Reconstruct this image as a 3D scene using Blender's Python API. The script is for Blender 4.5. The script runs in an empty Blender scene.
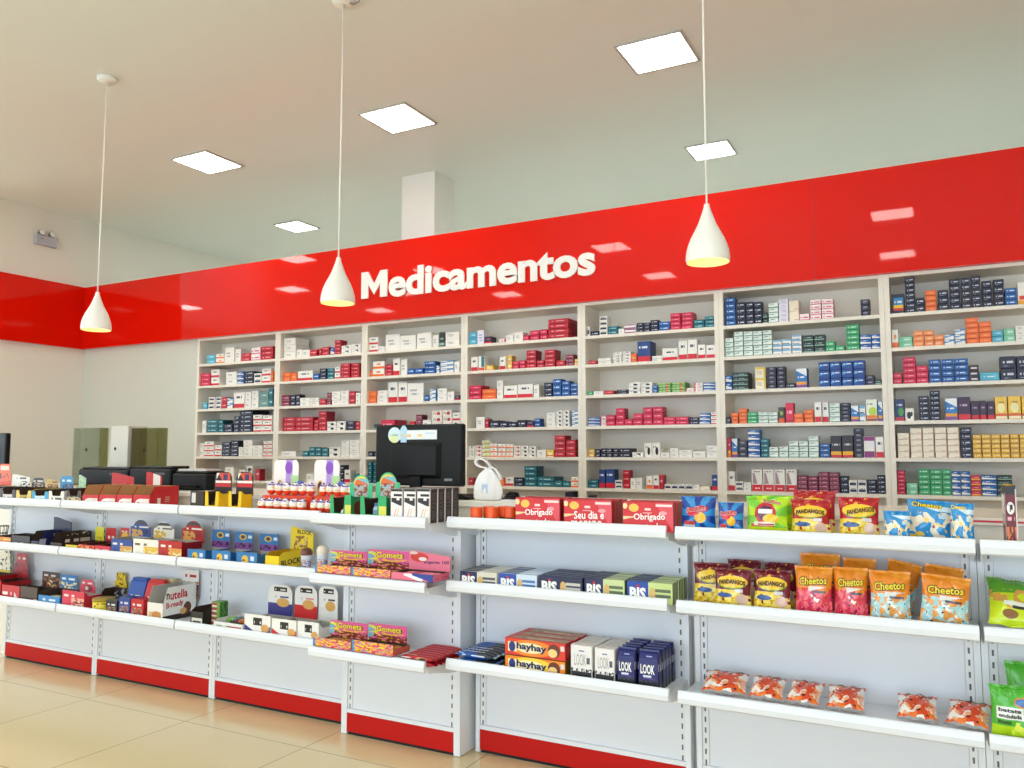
import bpy, math, random
from mathutils import Vector, Matrix
random.seed(7)
SC = bpy.context.scene
COL = SC.collection
PI = math.pi

# ------------------------------------------------------------------ camera
F_PX, YAW, PITCH, EYE = 814.76, 0.4911057, 0.0851392, 1.4
_fw = Vector((-math.sin(YAW) * math.cos(PITCH), math.cos(YAW) * math.cos(PITCH), math.sin(PITCH)))
_rt = Vector((math.cos(YAW), math.sin(YAW), 0.0))
_up = _rt.cross(_fw)
EYE_P = Vector((0, 0, EYE))


def _ray(px, py):
    return _fw * F_PX + _rt * (px - 512.0) - _up * (py - 384.0)


def at_y(px, py, y):
    d = _ray(px, py)
    return EYE_P + d * (y / d.y)


def at_z(px, py, z):
    d = _ray(px, py)
    return EYE_P + d * ((z - EYE) / d.z)


def at_x(px, py, x):
    d = _ray(px, py)
    return EYE_P + d * (x / d.x)


def size_px(p):
    """rough pixels per metre at a point"""
    return F_PX / max(0.1, (Vector(p) - EYE_P).dot(_fw))


cam = bpy.data.cameras.new('camera')
cam.sensor_width = 36.0
cam.lens = F_PX * 36.0 / 1024.0
cam.clip_start = 0.05
cam.clip_end = 200
camo = bpy.data.objects.new('camera', cam)
COL.objects.link(camo)
camo.location = EYE_P
camo.rotation_euler = (PI / 2 + PITCH, 0, YAW)
SC.camera = camo

# ------------------------------------------------------------------ colours and materials


def rgb(c):
    if isinstance(c, str):
        c = tuple(int(c[i:i + 2], 16) / 255 for i in (0, 2, 4))
    lin = lambda v: v / 12.92 if v <= 0.04045 else ((v + 0.055) / 1.055) ** 2.4
    return tuple(lin(v) for v in c) + (1.0,)


_MATS = {}


class NB:
    """small node-graph builder on the UV square of a face"""

    def __init__(self, m):
        self.t = m.node_tree
        self.n = self.t.nodes
        self.l = self.t.links
        self.uvn = self.n.new('ShaderNodeTexCoord')
        sp = self.n.new('ShaderNodeSeparateXYZ')
        self.l.new(self.uvn.outputs['UV'], sp.inputs[0])
        self.U, self.V = sp.outputs[0], sp.outputs[1]

    def m(self, op, a, b=None):
        x = self.n.new('ShaderNodeMath')
        x.operation = op
        for i, v in enumerate((a, b)):
            if v is None:
                continue
            if isinstance(v, (int, float)):
                x.inputs[i].default_value = v
            else:
                self.l.new(v, x.inputs[i])
        return x.outputs[0]

    def mul(self, *a):
        r = a[0]
        for b in a[1:]:
            r = self.m('MULTIPLY', r, b)
        return r

    def rect(self, u0, u1, v0, v1):
        k = []
        if u0 > 0:
            k.append(self.m('GREATER_THAN', self.U, u0))
        if u1 < 1:
            k.append(self.m('LESS_THAN', self.U, u1))
        if v0 > 0:
            k.append(self.m('GREATER_THAN', self.V, v0))
        if v1 < 1:
            k.append(self.m('LESS_THAN', self.V, v1))
        return self.mul(*k) if k else 1.0

    def mix(self, col, fac, new):
        x = self.n.new('ShaderNodeMix')
        x.data_type = 'RGBA'
        if isinstance(fac, (int, float)):
            x.inputs[0].default_value = fac
        else:
            self.l.new(fac, x.inputs[0])
        for s, v in ((6, col), (7, new)):
            if isinstance(v, tuple):
                x.inputs[s].default_value = v
            else:
                self.l.new(v, x.inputs[s])
        return x.outputs[2]


def mat(name, base, layers=(), rough=0.45, metal=0.0, spec=0.5, coat=0.0, alpha=1.0, trans=0.0, emit=None, estr=0.0, bump=None):
    if name in _MATS:
        return _MATS[name]
    m = bpy.data.materials.new(name)
    m.use_nodes = True
    b = m.node_tree.nodes['Principled BSDF']
    b.inputs['Roughness'].default_value = rough
    b.inputs['Metallic'].default_value = metal
    b.inputs['Specular IOR Level'].default_value = spec
    b.inputs['Coat Weight'].default_value = coat
    b.inputs['Coat Roughness'].default_value = 0.05
    b.inputs['Alpha'].default_value = alpha
    b.inputs['Transmission Weight'].default_value = trans
    if emit:
        b.inputs['Emission Color'].default_value = rgb(emit)
        b.inputs['Emission Strength'].default_value = estr
    if layers:
        g = NB(m)
        col = rgb(base)
        for L in layers:
            k = L[0]
            if k == 'rect':
                _, u0, u1, v0, v1, c = L
                f = g.rect(u0, u1, v0, v1)
            elif k == 'ell':
                _, cu, cv, ru, rv, c = L
                a = g.m('POWER', g.m('ABSOLUTE', g.m('DIVIDE', g.m('SUBTRACT', g.U, cu), ru)), 2.0)
                d = g.m('POWER', g.m('ABSOLUTE', g.m('DIVIDE', g.m('SUBTRACT', g.V, cv), rv)), 2.0)
                f = g.m('LESS_THAN', g.m('ADD', a, d), 1.0)
            elif k == 'scr':  # rows of small print
                _, u0, u1, v0, v1, cols, rows, c = L
                cu = g.m('FLOOR', g.m('MULTIPLY', g.U, cols))
                vv = g.m('MULTIPLY', g.m('SUBTRACT', g.V, v0), rows / (v1 - v0))
                cb = g.n.new('ShaderNodeCombineXYZ')
                g.l.new(cu, cb.inputs[0])
                g.l.new(g.m('FLOOR', vv), cb.inputs[1])
                w = g.n.new('ShaderNodeTexWhiteNoise')
                w.noise_dimensions = '2D'
                g.l.new(cb.outputs[0], w.inputs['Vector'])
                f = g.mul(g.rect(u0, u1, v0, v1), g.m('GREATER_THAN', w.outputs['Value'], 0.3), g.m('LESS_THAN', g.m('FRACT', vv), 0.6))
            elif k == 'blob':
                _, u0, u1, v0, v1, sc, thr, c = L
                no = g.n.new('ShaderNodeTexNoise')
                no.inputs['Scale'].default_value = sc
                no.inputs['Detail'].default_value = 1.5
                mp = g.n.new('ShaderNodeMapping')
                mp.inputs['Location'].default_value = (sc * 0.37 + len(c) + thr * 9, thr * 31, 0)
                g.l.new(g.uvn.outputs['UV'], mp.inputs[0])
                g.l.new(mp.outputs[0], no.inputs['Vector'])
                f = g.mul(g.rect(u0, u1, v0, v1), g.m('GREATER_THAN', no.outputs['Fac'], thr))
            elif k == 'half':  # a*u + b*v > c inside a rect
                _, a_, b_, c_, u0, u1, v0, v1, c = L
                f = g.mul(g.rect(u0, u1, v0, v1), g.m('GREATER_THAN', g.m('ADD', g.m('MULTIPLY', g.U, a_), g.m('MULTIPLY', g.V, b_)), c_))
            elif k == 'ray':  # sun-burst wedges
                _, cu, cv, n_, c = L
                at = g.m('ARCTAN2', g.m('SUBTRACT', g.V, cv), g.m('SUBTRACT', g.U, cu))
                f = g.m('GREATER_THAN', g.m('SINE', g.m('MULTIPLY', at, n_)), 0.0)
            elif k == 'str':  # repeated stripes along v
                _, u0, u1, n_, duty, c = L
                f = g.mul(g.rect(u0, u1, 0, 1), g.m('LESS_THAN', g.m('FRACT', g.m('MULTIPLY', g.V, n_)), duty))
            elif k == 'stu':
                _, v0, v1, n_, duty, c = L
                f = g.mul(g.rect(0, 1, v0, v1), g.m('LESS_THAN', g.m('FRACT', g.m('MULTIPLY', g.U, n_)), duty))
            col = g.mix(col, f, rgb(c))
        g.l.new(col, b.inputs['Base Color'])
    else:
        b.inputs['Base Color'].default_value = rgb(base)
    if bump:
        nt = m.node_tree
        tc = nt.nodes.new('ShaderNodeTexCoord')
        no = nt.nodes.new('ShaderNodeTexNoise')
        no.inputs['Scale'].default_value = bump[0]
        no.inputs['Detail'].default_value = 3
        bu = nt.nodes.new('ShaderNodeBump')
        bu.inputs['Strength'].default_value = bump[1]
        bu.inputs['Distance'].default_value = 0.02
        nt.links.new(tc.outputs['Object'], no.inputs['Vector'])
        nt.links.new(no.outputs['Fac'], bu.inputs['Height'])
        nt.links.new(bu.outputs['Normal'], b.inputs['Normal'])
    _MATS[name] = m
    return m


# ------------------------------------------------------------------ mesh builder
UVQ = ((0, 0), (1, 0), (1, 1), (0, 1))


class MB:
    def __init__(self):
        self.v, self.f, self.mi, self.uv, self.sm = [], [], [], [], []

    def face(self, pts, m=0, uv=None, smooth=False):
        i = len(self.v)
        self.v += [tuple(p) for p in pts]
        self.f.append(tuple(range(i, i + len(pts))))
        self.mi.append(m)
        self.uv.append(tuple(uv) if uv else (UVQ if len(pts) == 4 else tuple((0.5, 0.5) for _ in pts)))
        self.sm.append(smooth)

    def indexed(self, verts, faces, m=0, uvs=None, smooth=False):
        i = len(self.v)
        self.v += [tuple(p) for p in verts]
        for f in faces:
            self.f.append(tuple(i + k for k in f))
            self.mi.append(m)
            self.uv.append(tuple(uvs[k] for k in f) if uvs else tuple((0.5, 0.5) for _ in f))
            self.sm.append(smooth)

    def box(self, x0, x1, y0, y1, z0, z1, m=0, fr=None, rt=None, lf=None, tp=None, bt=None, bk=None):
        """sharp box, each face with its own UV square; fr is the face towards -y"""
        g = lambda a: m if a is None else a
        self.indexed(
            [(x0, y0, z0), (x1, y0, z0), (x1, y1, z0), (x0, y1, z0), (x0, y0, z1), (x1, y0, z1), (x1, y1, z1), (x0, y1, z1)], [], 0)
        i = len(self.v) - 8
        for f, mm in (((0, 1, 5, 4), g(fr)), ((1, 2, 6, 5), g(rt)), ((2, 3, 7, 6), g(bk)), ((3, 0, 4, 7), g(lf)), ((4, 5, 6, 7), g(tp)), ((3, 2, 1, 0), g(bt))):
            self.f.append(tuple(i + k for k in f))
            self.mi.append(mm)
            self.uv.append(UVQ)
            self.sm.append(False)

    def carton(self, x0, x1, y0, y1, z0, z1, c=0.002, fr=0, sd=0, tp=None):
        """box with chamfered edges and an end-flap seam"""
        tp = sd if tp is None else tp
        X, Y, Z = (x0, x1), (y0, y1), (z0, z1)
        V, idx = [], {}
        for a in (0, 1):
            for b in (0, 1):
                for d in (0, 1):
                    sx, sy, sz = (1, -1)[a], (1, -1)[b], (1, -1)[d]
                    for k, p in (('x', (X[a], Y[b] + sy * c, Z[d] + sz * c)), ('y', (X[a] + sx * c, Y[b], Z[d] + sz * c)), ('z', (X[a] + sx * c, Y[b] + sy * c, Z[d]))):
                        idx[a, b, d, k] = len(V)
                        V.append(p)
        I = lambda a, b, d, k: idx[a, b, d, k]
        base = len(self.v)
        self.v += V
        def put(f, m, uv):
            self.f.append(tuple(base + q for q in f))
            self.mi.append(m)
            self.uv.append(uv)
            self.sm.append(False)
        put((I(0, 0, 0, 'y'), I(1, 0, 0, 'y'), I(1, 0, 1, 'y'), I(0, 0, 1, 'y')), fr, UVQ)
        put((I(1, 1, 0, 'y'), I(0, 1, 0, 'y'), I(0, 1, 1, 'y'), I(1, 1, 1, 'y')), fr, UVQ)
        put((I(1, 0, 0, 'x'), I(1, 1, 0, 'x'), I(1, 1, 1, 'x'), I(1, 0, 1, 'x')), sd, UVQ)
        put((I(0, 1, 0, 'x'), I(0, 0, 0, 'x'), I(0, 0, 1, 'x'), I(0, 1, 1, 'x')), sd, UVQ)
        put((I(0, 0, 1, 'z'), I(1, 0, 1, 'z'), I(1, 1, 1, 'z'), I(0, 1, 1, 'z')), tp, UVQ)
        put((I(0, 1, 0, 'z'), I(1, 1, 0, 'z'), I(1, 0, 0, 'z'), I(0, 0, 0, 'z')), tp, UVQ)
        e = ((0.02, 0.9),) * 4
        for a in (0, 1):
            for b in (0, 1):
                q = (I(a, b, 0, 'x'), I(a, b, 0, 'y'), I(a, b, 1, 'y'), I(a, b, 1, 'x'))
                put(q if a == b else q[::-1], sd, e)
                q = (I(a, 0, b, 'x'), I(a, 1, b, 'x'), I(a, 1, b, 'z'), I(a, 0, b, 'z'))
                put(q if a != b else q[::-1], sd, e)
                q = (I(0, a, b, 'y'), I(1, a, b, 'y'), I(1, a, b, 'z'), I(0, a, b, 'z'))
                put(q if a == b else q[::-1], sd, e)
                for d in (0, 1):
                    t = (I(a, b, d, 'x'), I(a, b, d, 'y'), I(a, b, d, 'z'))
                    put(t if (a + b + d) % 2 else t[::-1], sd, e[:3])

    def prism(self, pts, y0, y1, m=0, sd=None):
        """outline in x,z (counter-clockwise seen from -y) pushed from y0 to y1; UV over its bounding box"""
        sd = m if sd is None else sd
        xs = [p[0] for p in pts]
        zs = [p[1] for p in pts]
        ax, az = min(xs), min(zs)
        w, h = max(max(xs) - ax, 1e-6), max(max(zs) - az, 1e-6)
        uv = [((p[0] - ax) / w, (p[1] - az) / h) for p in pts]
        n = len(pts)
        self.face([(p[0], y0, p[1]) for p in pts], m, uv)
        self.face([(p[0], y1, p[1]) for p in reversed(pts)], m, list(reversed(uv)))
        for i in range(n):
            a, b = pts[i], pts[(i + 1) % n]
            self.face([(b[0], y0, b[1]), (a[0], y0, a[1]), (a[0], y1, a[1]), (b[0], y1, b[1])], sd)

    def lathe(self, prof, n=24, m=0, c=(0, 0), smooth=True, vs=None):
        V, U = [], []
        zs = [p[1] for p in prof]
        z0, zz = min(zs), max(max(zs) - min(zs), 1e-6)
        for k, (r, z) in enumerate(prof):
            for i in range(n + 1):
                a = 2 * PI * i / n
                V.append((c[0] + r * math.sin(a), c[1] - r * math.cos(a), z))
                U.append((i / n, (z - z0) / zz if vs is None else vs[k]))
        F = []
        for k in range(len(prof) - 1):
            for i in range(n):
                a = k * (n + 1) + i
                F.append((a, a + 1, a + n + 2, a + n + 1))
        self.indexed(V, F, m, U, smooth)

    def tube(self, path, r, n=8, m=0, closed=False):
        P = [Vector(p) for p in path]
        rings = []
        for i, p in enumerate(P):
            d = (P[min(i + 1, len(P) - 1)] - P[max(i - 1, 0)])
            if closed:
                d = P[(i + 1) % len(P)] - P[i - 1]
            d.normalize()
            a = d.orthogonal() if i == 0 else (rings[-1][1] - d * rings[-1][1].dot(d))
            a.normalize()
            rings.append((p, a, d.cross(a)))
        V = [p + (a * math.cos(2 * PI * k / n) + b * math.sin(2 * PI * k / n)) * r for p, a, b in rings for k in range(n)]
        F = []
        q = len(P)
        for i in range(q if closed else q - 1):
            j = (i + 1) % q
            for k in range(n):
                F.append((i * n + k, i * n + (k + 1) % n, j * n + (k + 1) % n, j * n + k))
        if not closed:
            F += [tuple(range(n))[::-1], tuple(range((q - 1) * n, q * n))]
        self.indexed(V, F, m, None, True)

    def build(self, name, mats, parent=None, loc=(0, 0, 0), rot=(0, 0, 0), weld=True):
        me = bpy.data.meshes.new(name)
        me.from_pydata(self.v, [], self.f)
        if not isinstance(mats, (list, tuple)):
            mats = [mats]
        for m in mats:
            me.materials.append(m)
        me.polygons.foreach_set('material_index', self.mi)
        me.polygons.foreach_set('use_smooth', self.sm)
        ul = me.uv_layers.new(name='UVMap')
        flat = []
        for u in self.uv:
            for q in u:
                flat += q
        ul.data.foreach_set('uv', flat)
        me.update()
        o = bpy.data.objects.new(name, me)
        COL.objects.link(o)
        o.parent = parent
        o.location = loc
        o.rotation_euler = rot
        return o


def thing(name, label, cat, loc=(0, 0, 0), rot=(0, 0, 0), group=None):
    o = bpy.data.objects.new(name, None)
    o.empty_display_size = 0.05
    COL.objects.link(o)
    o.location = loc
    o.rotation_euler = rot
    tag(o, label, cat, group)
    return o


def tag(o, label, cat, group=None):
    o['label'] = label
    o['category'] = cat
    if group:
        o['group'] = group
    return o


def struct(name, mb, mats):
    o = mb.build(name, mats)
    o['kind'] = 'structure'
    return o


def dup(root, loc, rot=None, label=None, group=None):
    r = root.copy()
    COL.objects.link(r)
    r.location = loc
    if rot is not None:
        r.rotation_euler = rot
    if label:
        r['label'] = label
    if group:
        r['group'] = group
    for ch in list(root.children):
        c = ch.copy()
        COL.objects.link(c)
        c.parent = r
        for g in list(ch.children):
            d = g.copy()
            COL.objects.link(d)
            d.parent = c
    return r


# ------------------------------------------------------------------ lettering
_TXT = {}


def text2d(s, bold=0.012):
    """glyph triangles of a string, scaled so that x runs 0..1 and y runs 0..1 over its bounding box"""
    key = (s, bold)
    if key in _TXT:
        return _TXT[key]
    cu = bpy.data.curves.new('t', 'FONT')
    cu.body = s
    cu.resolution_u = 2
    cu.offset = bold
    ob = bpy.data.objects.new('t', cu)
    COL.objects.link(ob)
    dg = bpy.context.evaluated_depsgraph_get()
    ev = ob.evaluated_get(dg)
    me = ev.to_mesh()
    V = [(v.co.x, v.co.y) for v in me.vertices]
    F = [tuple(p.vertices) for p in me.polygons]
    ev.to_mesh_clear()
    bpy.data.objects.remove(ob)
    bpy.data.curves.remove(cu)
    x0, x1 = min(v[0] for v in V), max(v[0] for v in V)
    y0, y1 = min(v[1] for v in V), max(v[1] for v in V)
    w, h = max(x1 - x0, 1e-6), max(y1 - y0, 1e-6)
    _TXT[key] = ([((a - x0) / w, (b - y0) / h) for a, b in V], F)
    return _TXT[key]


def lettering(parent, s, fn, m, bold=0.012, name='lettering'):
    """fn(x, y) gives the local point of the unit text square"""
    V, F = text2d(s, bold)
    mb = MB()
    mb.indexed([fn(a, b) for a, b in V], F)
    return mb.build(name, m, parent)


def flat_text(parent, s, x0, x1, z0, z1, y, m, slant=0.0, bold=0.012, name='lettering'):
    return lettering(parent, s, lambda a, b: (x0 + (x1 - x0) * a, y, z0 + (z1 - z0) * b + slant * (a - 0.5)), m, bold, name)


def side_text(parent, s, y0, y1, z0, z1, x, m, slant=0.0, bold=0.012):
    return lettering(parent, s, lambda a, b: (x, y0 + (y1 - y0) * a, z0 + (z1 - z0) * b + slant * (a - 0.5)), m, bold)
# ------------------------------------------------------------------ the room
CEIL = 3.92
WL = -8.18           # left wall
YB = 5.50            # front of the medicine shelving
WHITE = mat('white paint', 'ece9e2', rough=0.55)
CREAM = mat('cream wall paint', 'e6e1d6', rough=0.6)
GREY = mat('grey-green wall paint', 'd3d5cd', rough=0.6)


def floor_mat():
    m = bpy.data.materials.new('polished beige tile')
    m.use_nodes = True
    nt = m.node_tree
    b = nt.nodes['Principled BSDF']
    tc = nt.nodes.new('ShaderNodeTexCoord')
    mp = nt.nodes.new('ShaderNodeMapping')
    mp.inputs['Location'].default_value = (2.775, -3.08, 0)
    br = nt.nodes.new('ShaderNodeTexBrick')
    br.offset = 0.0
    br.inputs['Scale'].default_value = 1.0
    br.inputs['Brick Width'].default_value = 0.815
    br.inputs['Row Height'].default_value = 0.815
    br.inputs['Mortar Size'].default_value = 0.0032
    br.inputs['Mortar Smooth'].default_value = 0.1
    br.inputs['Color1'].default_value = rgb('decb9f')
    br.inputs['Color2'].default_value = rgb('dcc89d')
    br.inputs['Mortar'].default_value = rgb('a8977a')
    nt.links.new(tc.outputs['Object'], mp.inputs[0])
    nt.links.new(mp.outputs[0], br.inputs['Vector'])
    nt.links.new(br.outputs['Color'], b.inputs['Base Color'])
    b.inputs['Roughness'].default_value = 0.16
    b.inputs['Specular IOR Level'].default_value = 0.5
    return m


XL, XR, YF, YR = -13.5, 6.0, -3.6, 12.4
mb = MB()
mb.box(XL - .1, XR + .1, YF - .1, 5.85, -0.1, 0.0)
struct('floor', mb, floor_mat())
mb = MB()
mb.box(XL - .1, XR + .1, 5.8505, YR + .1, -0.1, 0.0)
struct('floor_back_room', mb, mat('pale grey-green floor', 'd3dfdd', rough=.4))  # unseen floor, its grey-green chosen to cool the light bounced onto the ceiling
CEILM = mat('satin ceiling paint', 'e6e9e3', rough=0.3, spec=0.5)
mb = MB()
mb.box(XL - .1, XR + .1, YF - .1, YR + .1, CEIL, CEIL + 0.1)
struct('ceiling', mb, CEILM)
mb = MB()
mb.box(WL - .12, WL, 4.2, YR, 0, CEIL)
struct('wall_left', mb, CREAM)
mb = MB()
mb.box(XL, WL - .121, 4.2, 4.32, 0, CEIL)
struct('wall_alcove', mb, CREAM)
mb = MB()
mb.box(WL + .001, XR, YR, YR + .1, 0, CEIL)
struct('wall_rear', mb, CREAM)
mb = MB()
mb.box(XR, XR + .1, YF, YR, 0, CEIL)
struct('wall_right', mb, CREAM)
# partition behind and beside the shelving, up to the top of the fascia
mb = MB()
mb.box(WL + .001, XR - .001, 5.84, 5.93, 0, 3.17)
mb.box(WL + .001, -6.425, 5.52, 5.839, 0, 3.17)
struct('wall_partition', mb, GREY)
# storefront sides: openings with mullions and glass
GLASS = bpy.data.materials.new('clear pane')
GLASS.use_nodes = True
_nt = GLASS.node_tree
_nt.nodes.remove(_nt.nodes['Principled BSDF'])
_tr = _nt.nodes.new('ShaderNodeBsdfTransparent')
_gl = _nt.nodes.new('ShaderNodeBsdfGlossy')
_gl.inputs['Roughness'].default_value = 0.02
_mx = _nt.nodes.new('ShaderNodeMixShader')
_mx.inputs[0].default_value = 0.06
_nt.links.new(_tr.outputs[0], _mx.inputs[1])
_nt.links.new(_gl.outputs[0], _mx.inputs[2])
_nt.links.new(_mx.outputs[0], _nt.nodes['Material Output'].inputs[0])
ALU = mat('white aluminium', 'dcdcdc', rough=0.35, metal=0.3)
WIN_F = (-7.0, 4.6, 0.1, 3.1)
mb = MB()
x0, x1, z0, z1 = WIN_F
mb.box(XL, x0, YF - .1, YF, 0, CEIL)
mb.box(x1, XR, YF - .1, YF, 0, CEIL)
mb.box(x0, x1, YF - .1, YF, z1, CEIL)
mb.box(x0, x1, YF - .1, YF, 0, z0)
struct('wall_front', mb, CREAM)
mb = MB()
n = 6
for i in range(n + 1):
    x = x0 + (x1 - x0) * i / n
    mb.box(max(x0, x - .03), min(x1, x + .03), YF - .09, YF - .02, z0, z1)
mb.box(x0, x1, YF - .09, YF - .02, z0, z0 + .06)
mb.box(x0, x1, YF - .09, YF - .02, z1 - .06, z1)
mb.box(x0, x1, YF - .06, YF - .05, z0 + .06, z1 - .06, 1)
struct('window_1', mb, [ALU, GLASS])
mb = MB()
mb.box(XL - .1, XL, YF, -2.5, 0, CEIL)
mb.box(XL - .1, XL, 3.9, 4.32, 0, CEIL)
mb.box(XL - .1, XL, -2.5, 3.9, 3.3, CEIL)
struct('wall_side', mb, CREAM)
mb = MB()
for i in range(5):
    y = -2.5 + 6.4 * i / 4
    mb.box(XL - .09, XL - .02, max(-2.5, y - .03), min(3.9, y + .03), 0, 3.3)
mb.box(XL - .09, XL - .02, -2.5, 3.9, 3.24, 3.3)
mb.box(XL - .06, XL - .05, -2.5, 3.9, 0, 3.24, 1)
struct('window_2', mb, [ALU, GLASS])

# red fascia: a band along the shelving and one along the left wall
RED = mat('glossy red acrylic panel', 'de1404', rough=0.03, spec=0.25)
ZF0, ZF1 = 2.512, 3.178
mb = MB()
mb.box(WL + .051, XR - .001, YB - .04, YB + .019, ZF0, ZF1)
o = struct('trim_1', mb, RED)
mb = MB()
mb.box(WL + .001, WL + .05, 4.2, YB + .019, ZF0, ZF1)
struct('trim_2', mb, RED)
# panel joint of the fascia
mb = MB()
xj = at_y(814.5, 268, YB - .04).x
mb.box(xj - .002, xj + .002, YB - .0408, YB - .0402, ZF0, ZF1)
struct('trim_3', mb, mat('fascia joint', 'b80c06', rough=0.4))
# white column rising behind the fascia
mb = MB()
mb.box(-4.31, -3.955, 5.931, 6.25, 0, CEIL)
o = struct('pillar', mb, WHITE)

# ceiling light panels
PANEL = mat('lit diffuser', 'fffdf2', emit='fffcf4', estr=15)
PFRAME = mat('light panel frame', 'bdbab4', rough=0.4)
SPOTS = [(-3.563, 4.84, .43, 'square ceiling light panel in front of the white column'),
         (-5.574, 4.82, .43, 'square ceiling light panel above the left pendant, nearest the left wall'),
         (-1.519, 4.79, .43, 'large square ceiling light panel beside the right pendant cable'),
         (-1.647, 6.60, .36, 'ceiling light panel behind the right pendant cable, low over the red fascia'),
         (-6.297, 6.70, .36, 'small ceiling light panel deep over the fascia, left of the white column'),
         (-0.43, 1.62, .43, None), (-3.55, 1.72, .43, None), (-0.48, -.33, .43, None), (-3.52, -.1, .43, None),
         (-6.08, -.28, .43, None), (-8.75, -.5, .43, None), (-8.8, 1.62, .43, None), (-6.2, 1.7, .43, None), (-11.5, 1.3, .43, None), (-7.35, 3.1, .43, None), (-7.35, .6, .43, None),  # last two panels here are added to brighten the left wall
         (2.4, 1.7, .43, None), (2.4, -.4, .43, None), (-6.8, 8.9, .62, None), (-4.4, 8.9, .62, None), (-2.0, 8.9, .62, None), (0.4, 8.9, .62, None), (2.8, 8.9, .62, None), (-6.8, 10.8, .62, None), (-4.4, 10.8, .62, None), (-2.0, 10.8, .62, None), (0.4, 10.8, .62, None), (2.8, 10.8, .62, None)]  # large panels behind the fascia are added, unseen, to brighten the ceiling by bounce
for x, y, s, lab in SPOTS:
    t = thing('ceiling_light', lab or 'unseen square flush light panel in the ceiling outside the picture', 'ceiling light', (x, y, CEIL), group='flush ceiling light panels')
    if lab is None:
        t['group'] = 'flush light panels of the front sales area'
    mb = MB()
    a, b = s / 2, s / 2 - .018
    for q in ((-a, a, -a, -b), (-a, a, b, a), (-a, -b, -b, b), (b, a, -b, b)):
        mb.box(q[0], q[1], q[2], q[3], -.012, -.0005)
    mb.build('frame', PFRAME, t)
    mb = MB()
    mb.box(-b, b, -b, b, -.008, -.001)
    mb.build('diffuser', PANEL, t)

# world and daylight
w = bpy.data.worlds.new('sky')
SC.world = w
w.use_nodes = True
bg = w.node_tree.nodes['Background']
bg.inputs['Color'].default_value = (0.74, 0.87, 1.0, 1)
bg.inputs['Strength'].default_value = 3.4
for nm, loc, rot, sx, sy in (('daylight', ((WIN_F[0] + WIN_F[1]) / 2, YF - .12, (WIN_F[2] + WIN_F[3]) / 2), (PI / 2, 0, 0), WIN_F[1] - WIN_F[0], WIN_F[3] - WIN_F[2]),
                             ('daylight', (XL - .12, .7, 1.65), (0, -PI / 2, 0), 3.3, 6.4)):
    L = bpy.data.lights.new(nm, 'AREA')
    L.shape = 'RECTANGLE'
    L.size, L.size_y = sx, sy
    L.cycles.is_portal = True
    o = bpy.data.objects.new(nm, L)
    COL.objects.link(o)
    o.location = loc
    o.rotation_euler = rot

# ------------------------------------------------------------------ sign letters
SIGNM = mat('white sign letter', 'f4f1ec', rough=0.35)
t = thing('wall_sign', 'white raised letters reading Medicamentos on the red fascia', 'sign', (-4.374, YB - .0405, 2.714))


def glyphs(word, bold):
    out = []
    for i, ch in enumerate(word):
        cu = bpy.data.curves.new('t', 'FONT')
        def wid(s):
            cu.body = s
            ob = bpy.data.objects.new('t', cu)
            COL.objects.link(ob)
            ev = ob.evaluated_get(bpy.context.evaluated_depsgraph_get())
            me = ev.to_mesh()
            V = [tuple(v.co) for v in me.vertices]
            F = [tuple(p.vertices) for p in me.polygons]
            ev.to_mesh_clear()
            bpy.data.objects.remove(ob)
            return V, F
        cu.extrude, cu.offset, cu.resolution_u = 0.0, 0.0, 4
        a = max(v[0] for v in wid('|' + word[:i] + '|')[0])
        cu.extrude, cu.offset = 0.03, bold
        V, F = wid(ch)
        out.append((a, V, F))
        bpy.data.curves.remove(cu)
    return out


gl = glyphs('Medicamentos', 0.036)
p0 = gl[0][0]
# the capital M drawn from its own outline so that its strokes are as heavy as the rest
mw, mh, st = max(v[0] for v in gl[0][1]), max(v[1] for v in gl[0][1]), .20
ol = [(0, 0), (st, 0), (st, mh * .52), (mw * .5, mh * .12), (mw - st, mh * .52), (mw - st, 0), (mw, 0), (mw, mh), (mw - st * .98, mh), (mw * .5, mh * .52), (st * .98, mh), (0, mh)]
nm = len(ol)
gl[0] = (p0, [(a, b, .03) for a, b in ol] + [(a, b, -.03) for a, b in ol],
         [(0, 1, 2, 10, 11), (2, 3, 9, 10), (3, 4, 8, 9), (4, 5, 6, 7, 8)] + [tuple(q + nm for q in f[::-1]) for f in ((0, 1, 2, 10, 11), (2, 3, 9, 10), (3, 4, 8, 9), (4, 5, 6, 7, 8))] + [((i + 1) % nm, i, nm + i, nm + (i + 1) % nm) for i in range(nm)])
xs = [a - p0 + v[0] for a, V, F in gl for v in V]
k0, k1 = min(xs), max(xs)
capM = max(v[1] for v in gl[0][1])
sx, sz = 2.15 / (k1 - k0), 0.228 / capM
for a, V, F in gl:
    mb = MB()
    mb.indexed([((a - p0 + v[0] - k0) * sx, -.007 + -.006 * (v[2] / .03), v[1] * sz) for v in V], F)
    mb.build('letter', SIGNM, t)

# ------------------------------------------------------------------ pendants
SHADE_O = mat('white lamp enamel', 'f2efe8', rough=0.35)
SHADE_I = mat('glow-tinted lamp lining', 'efdfb4', rough=0.4)  # the bulb's golden glow is put into this lining colour
BULB = mat('warm bulb', 'fff0c8', emit='ffdf9a', estr=9)


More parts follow.
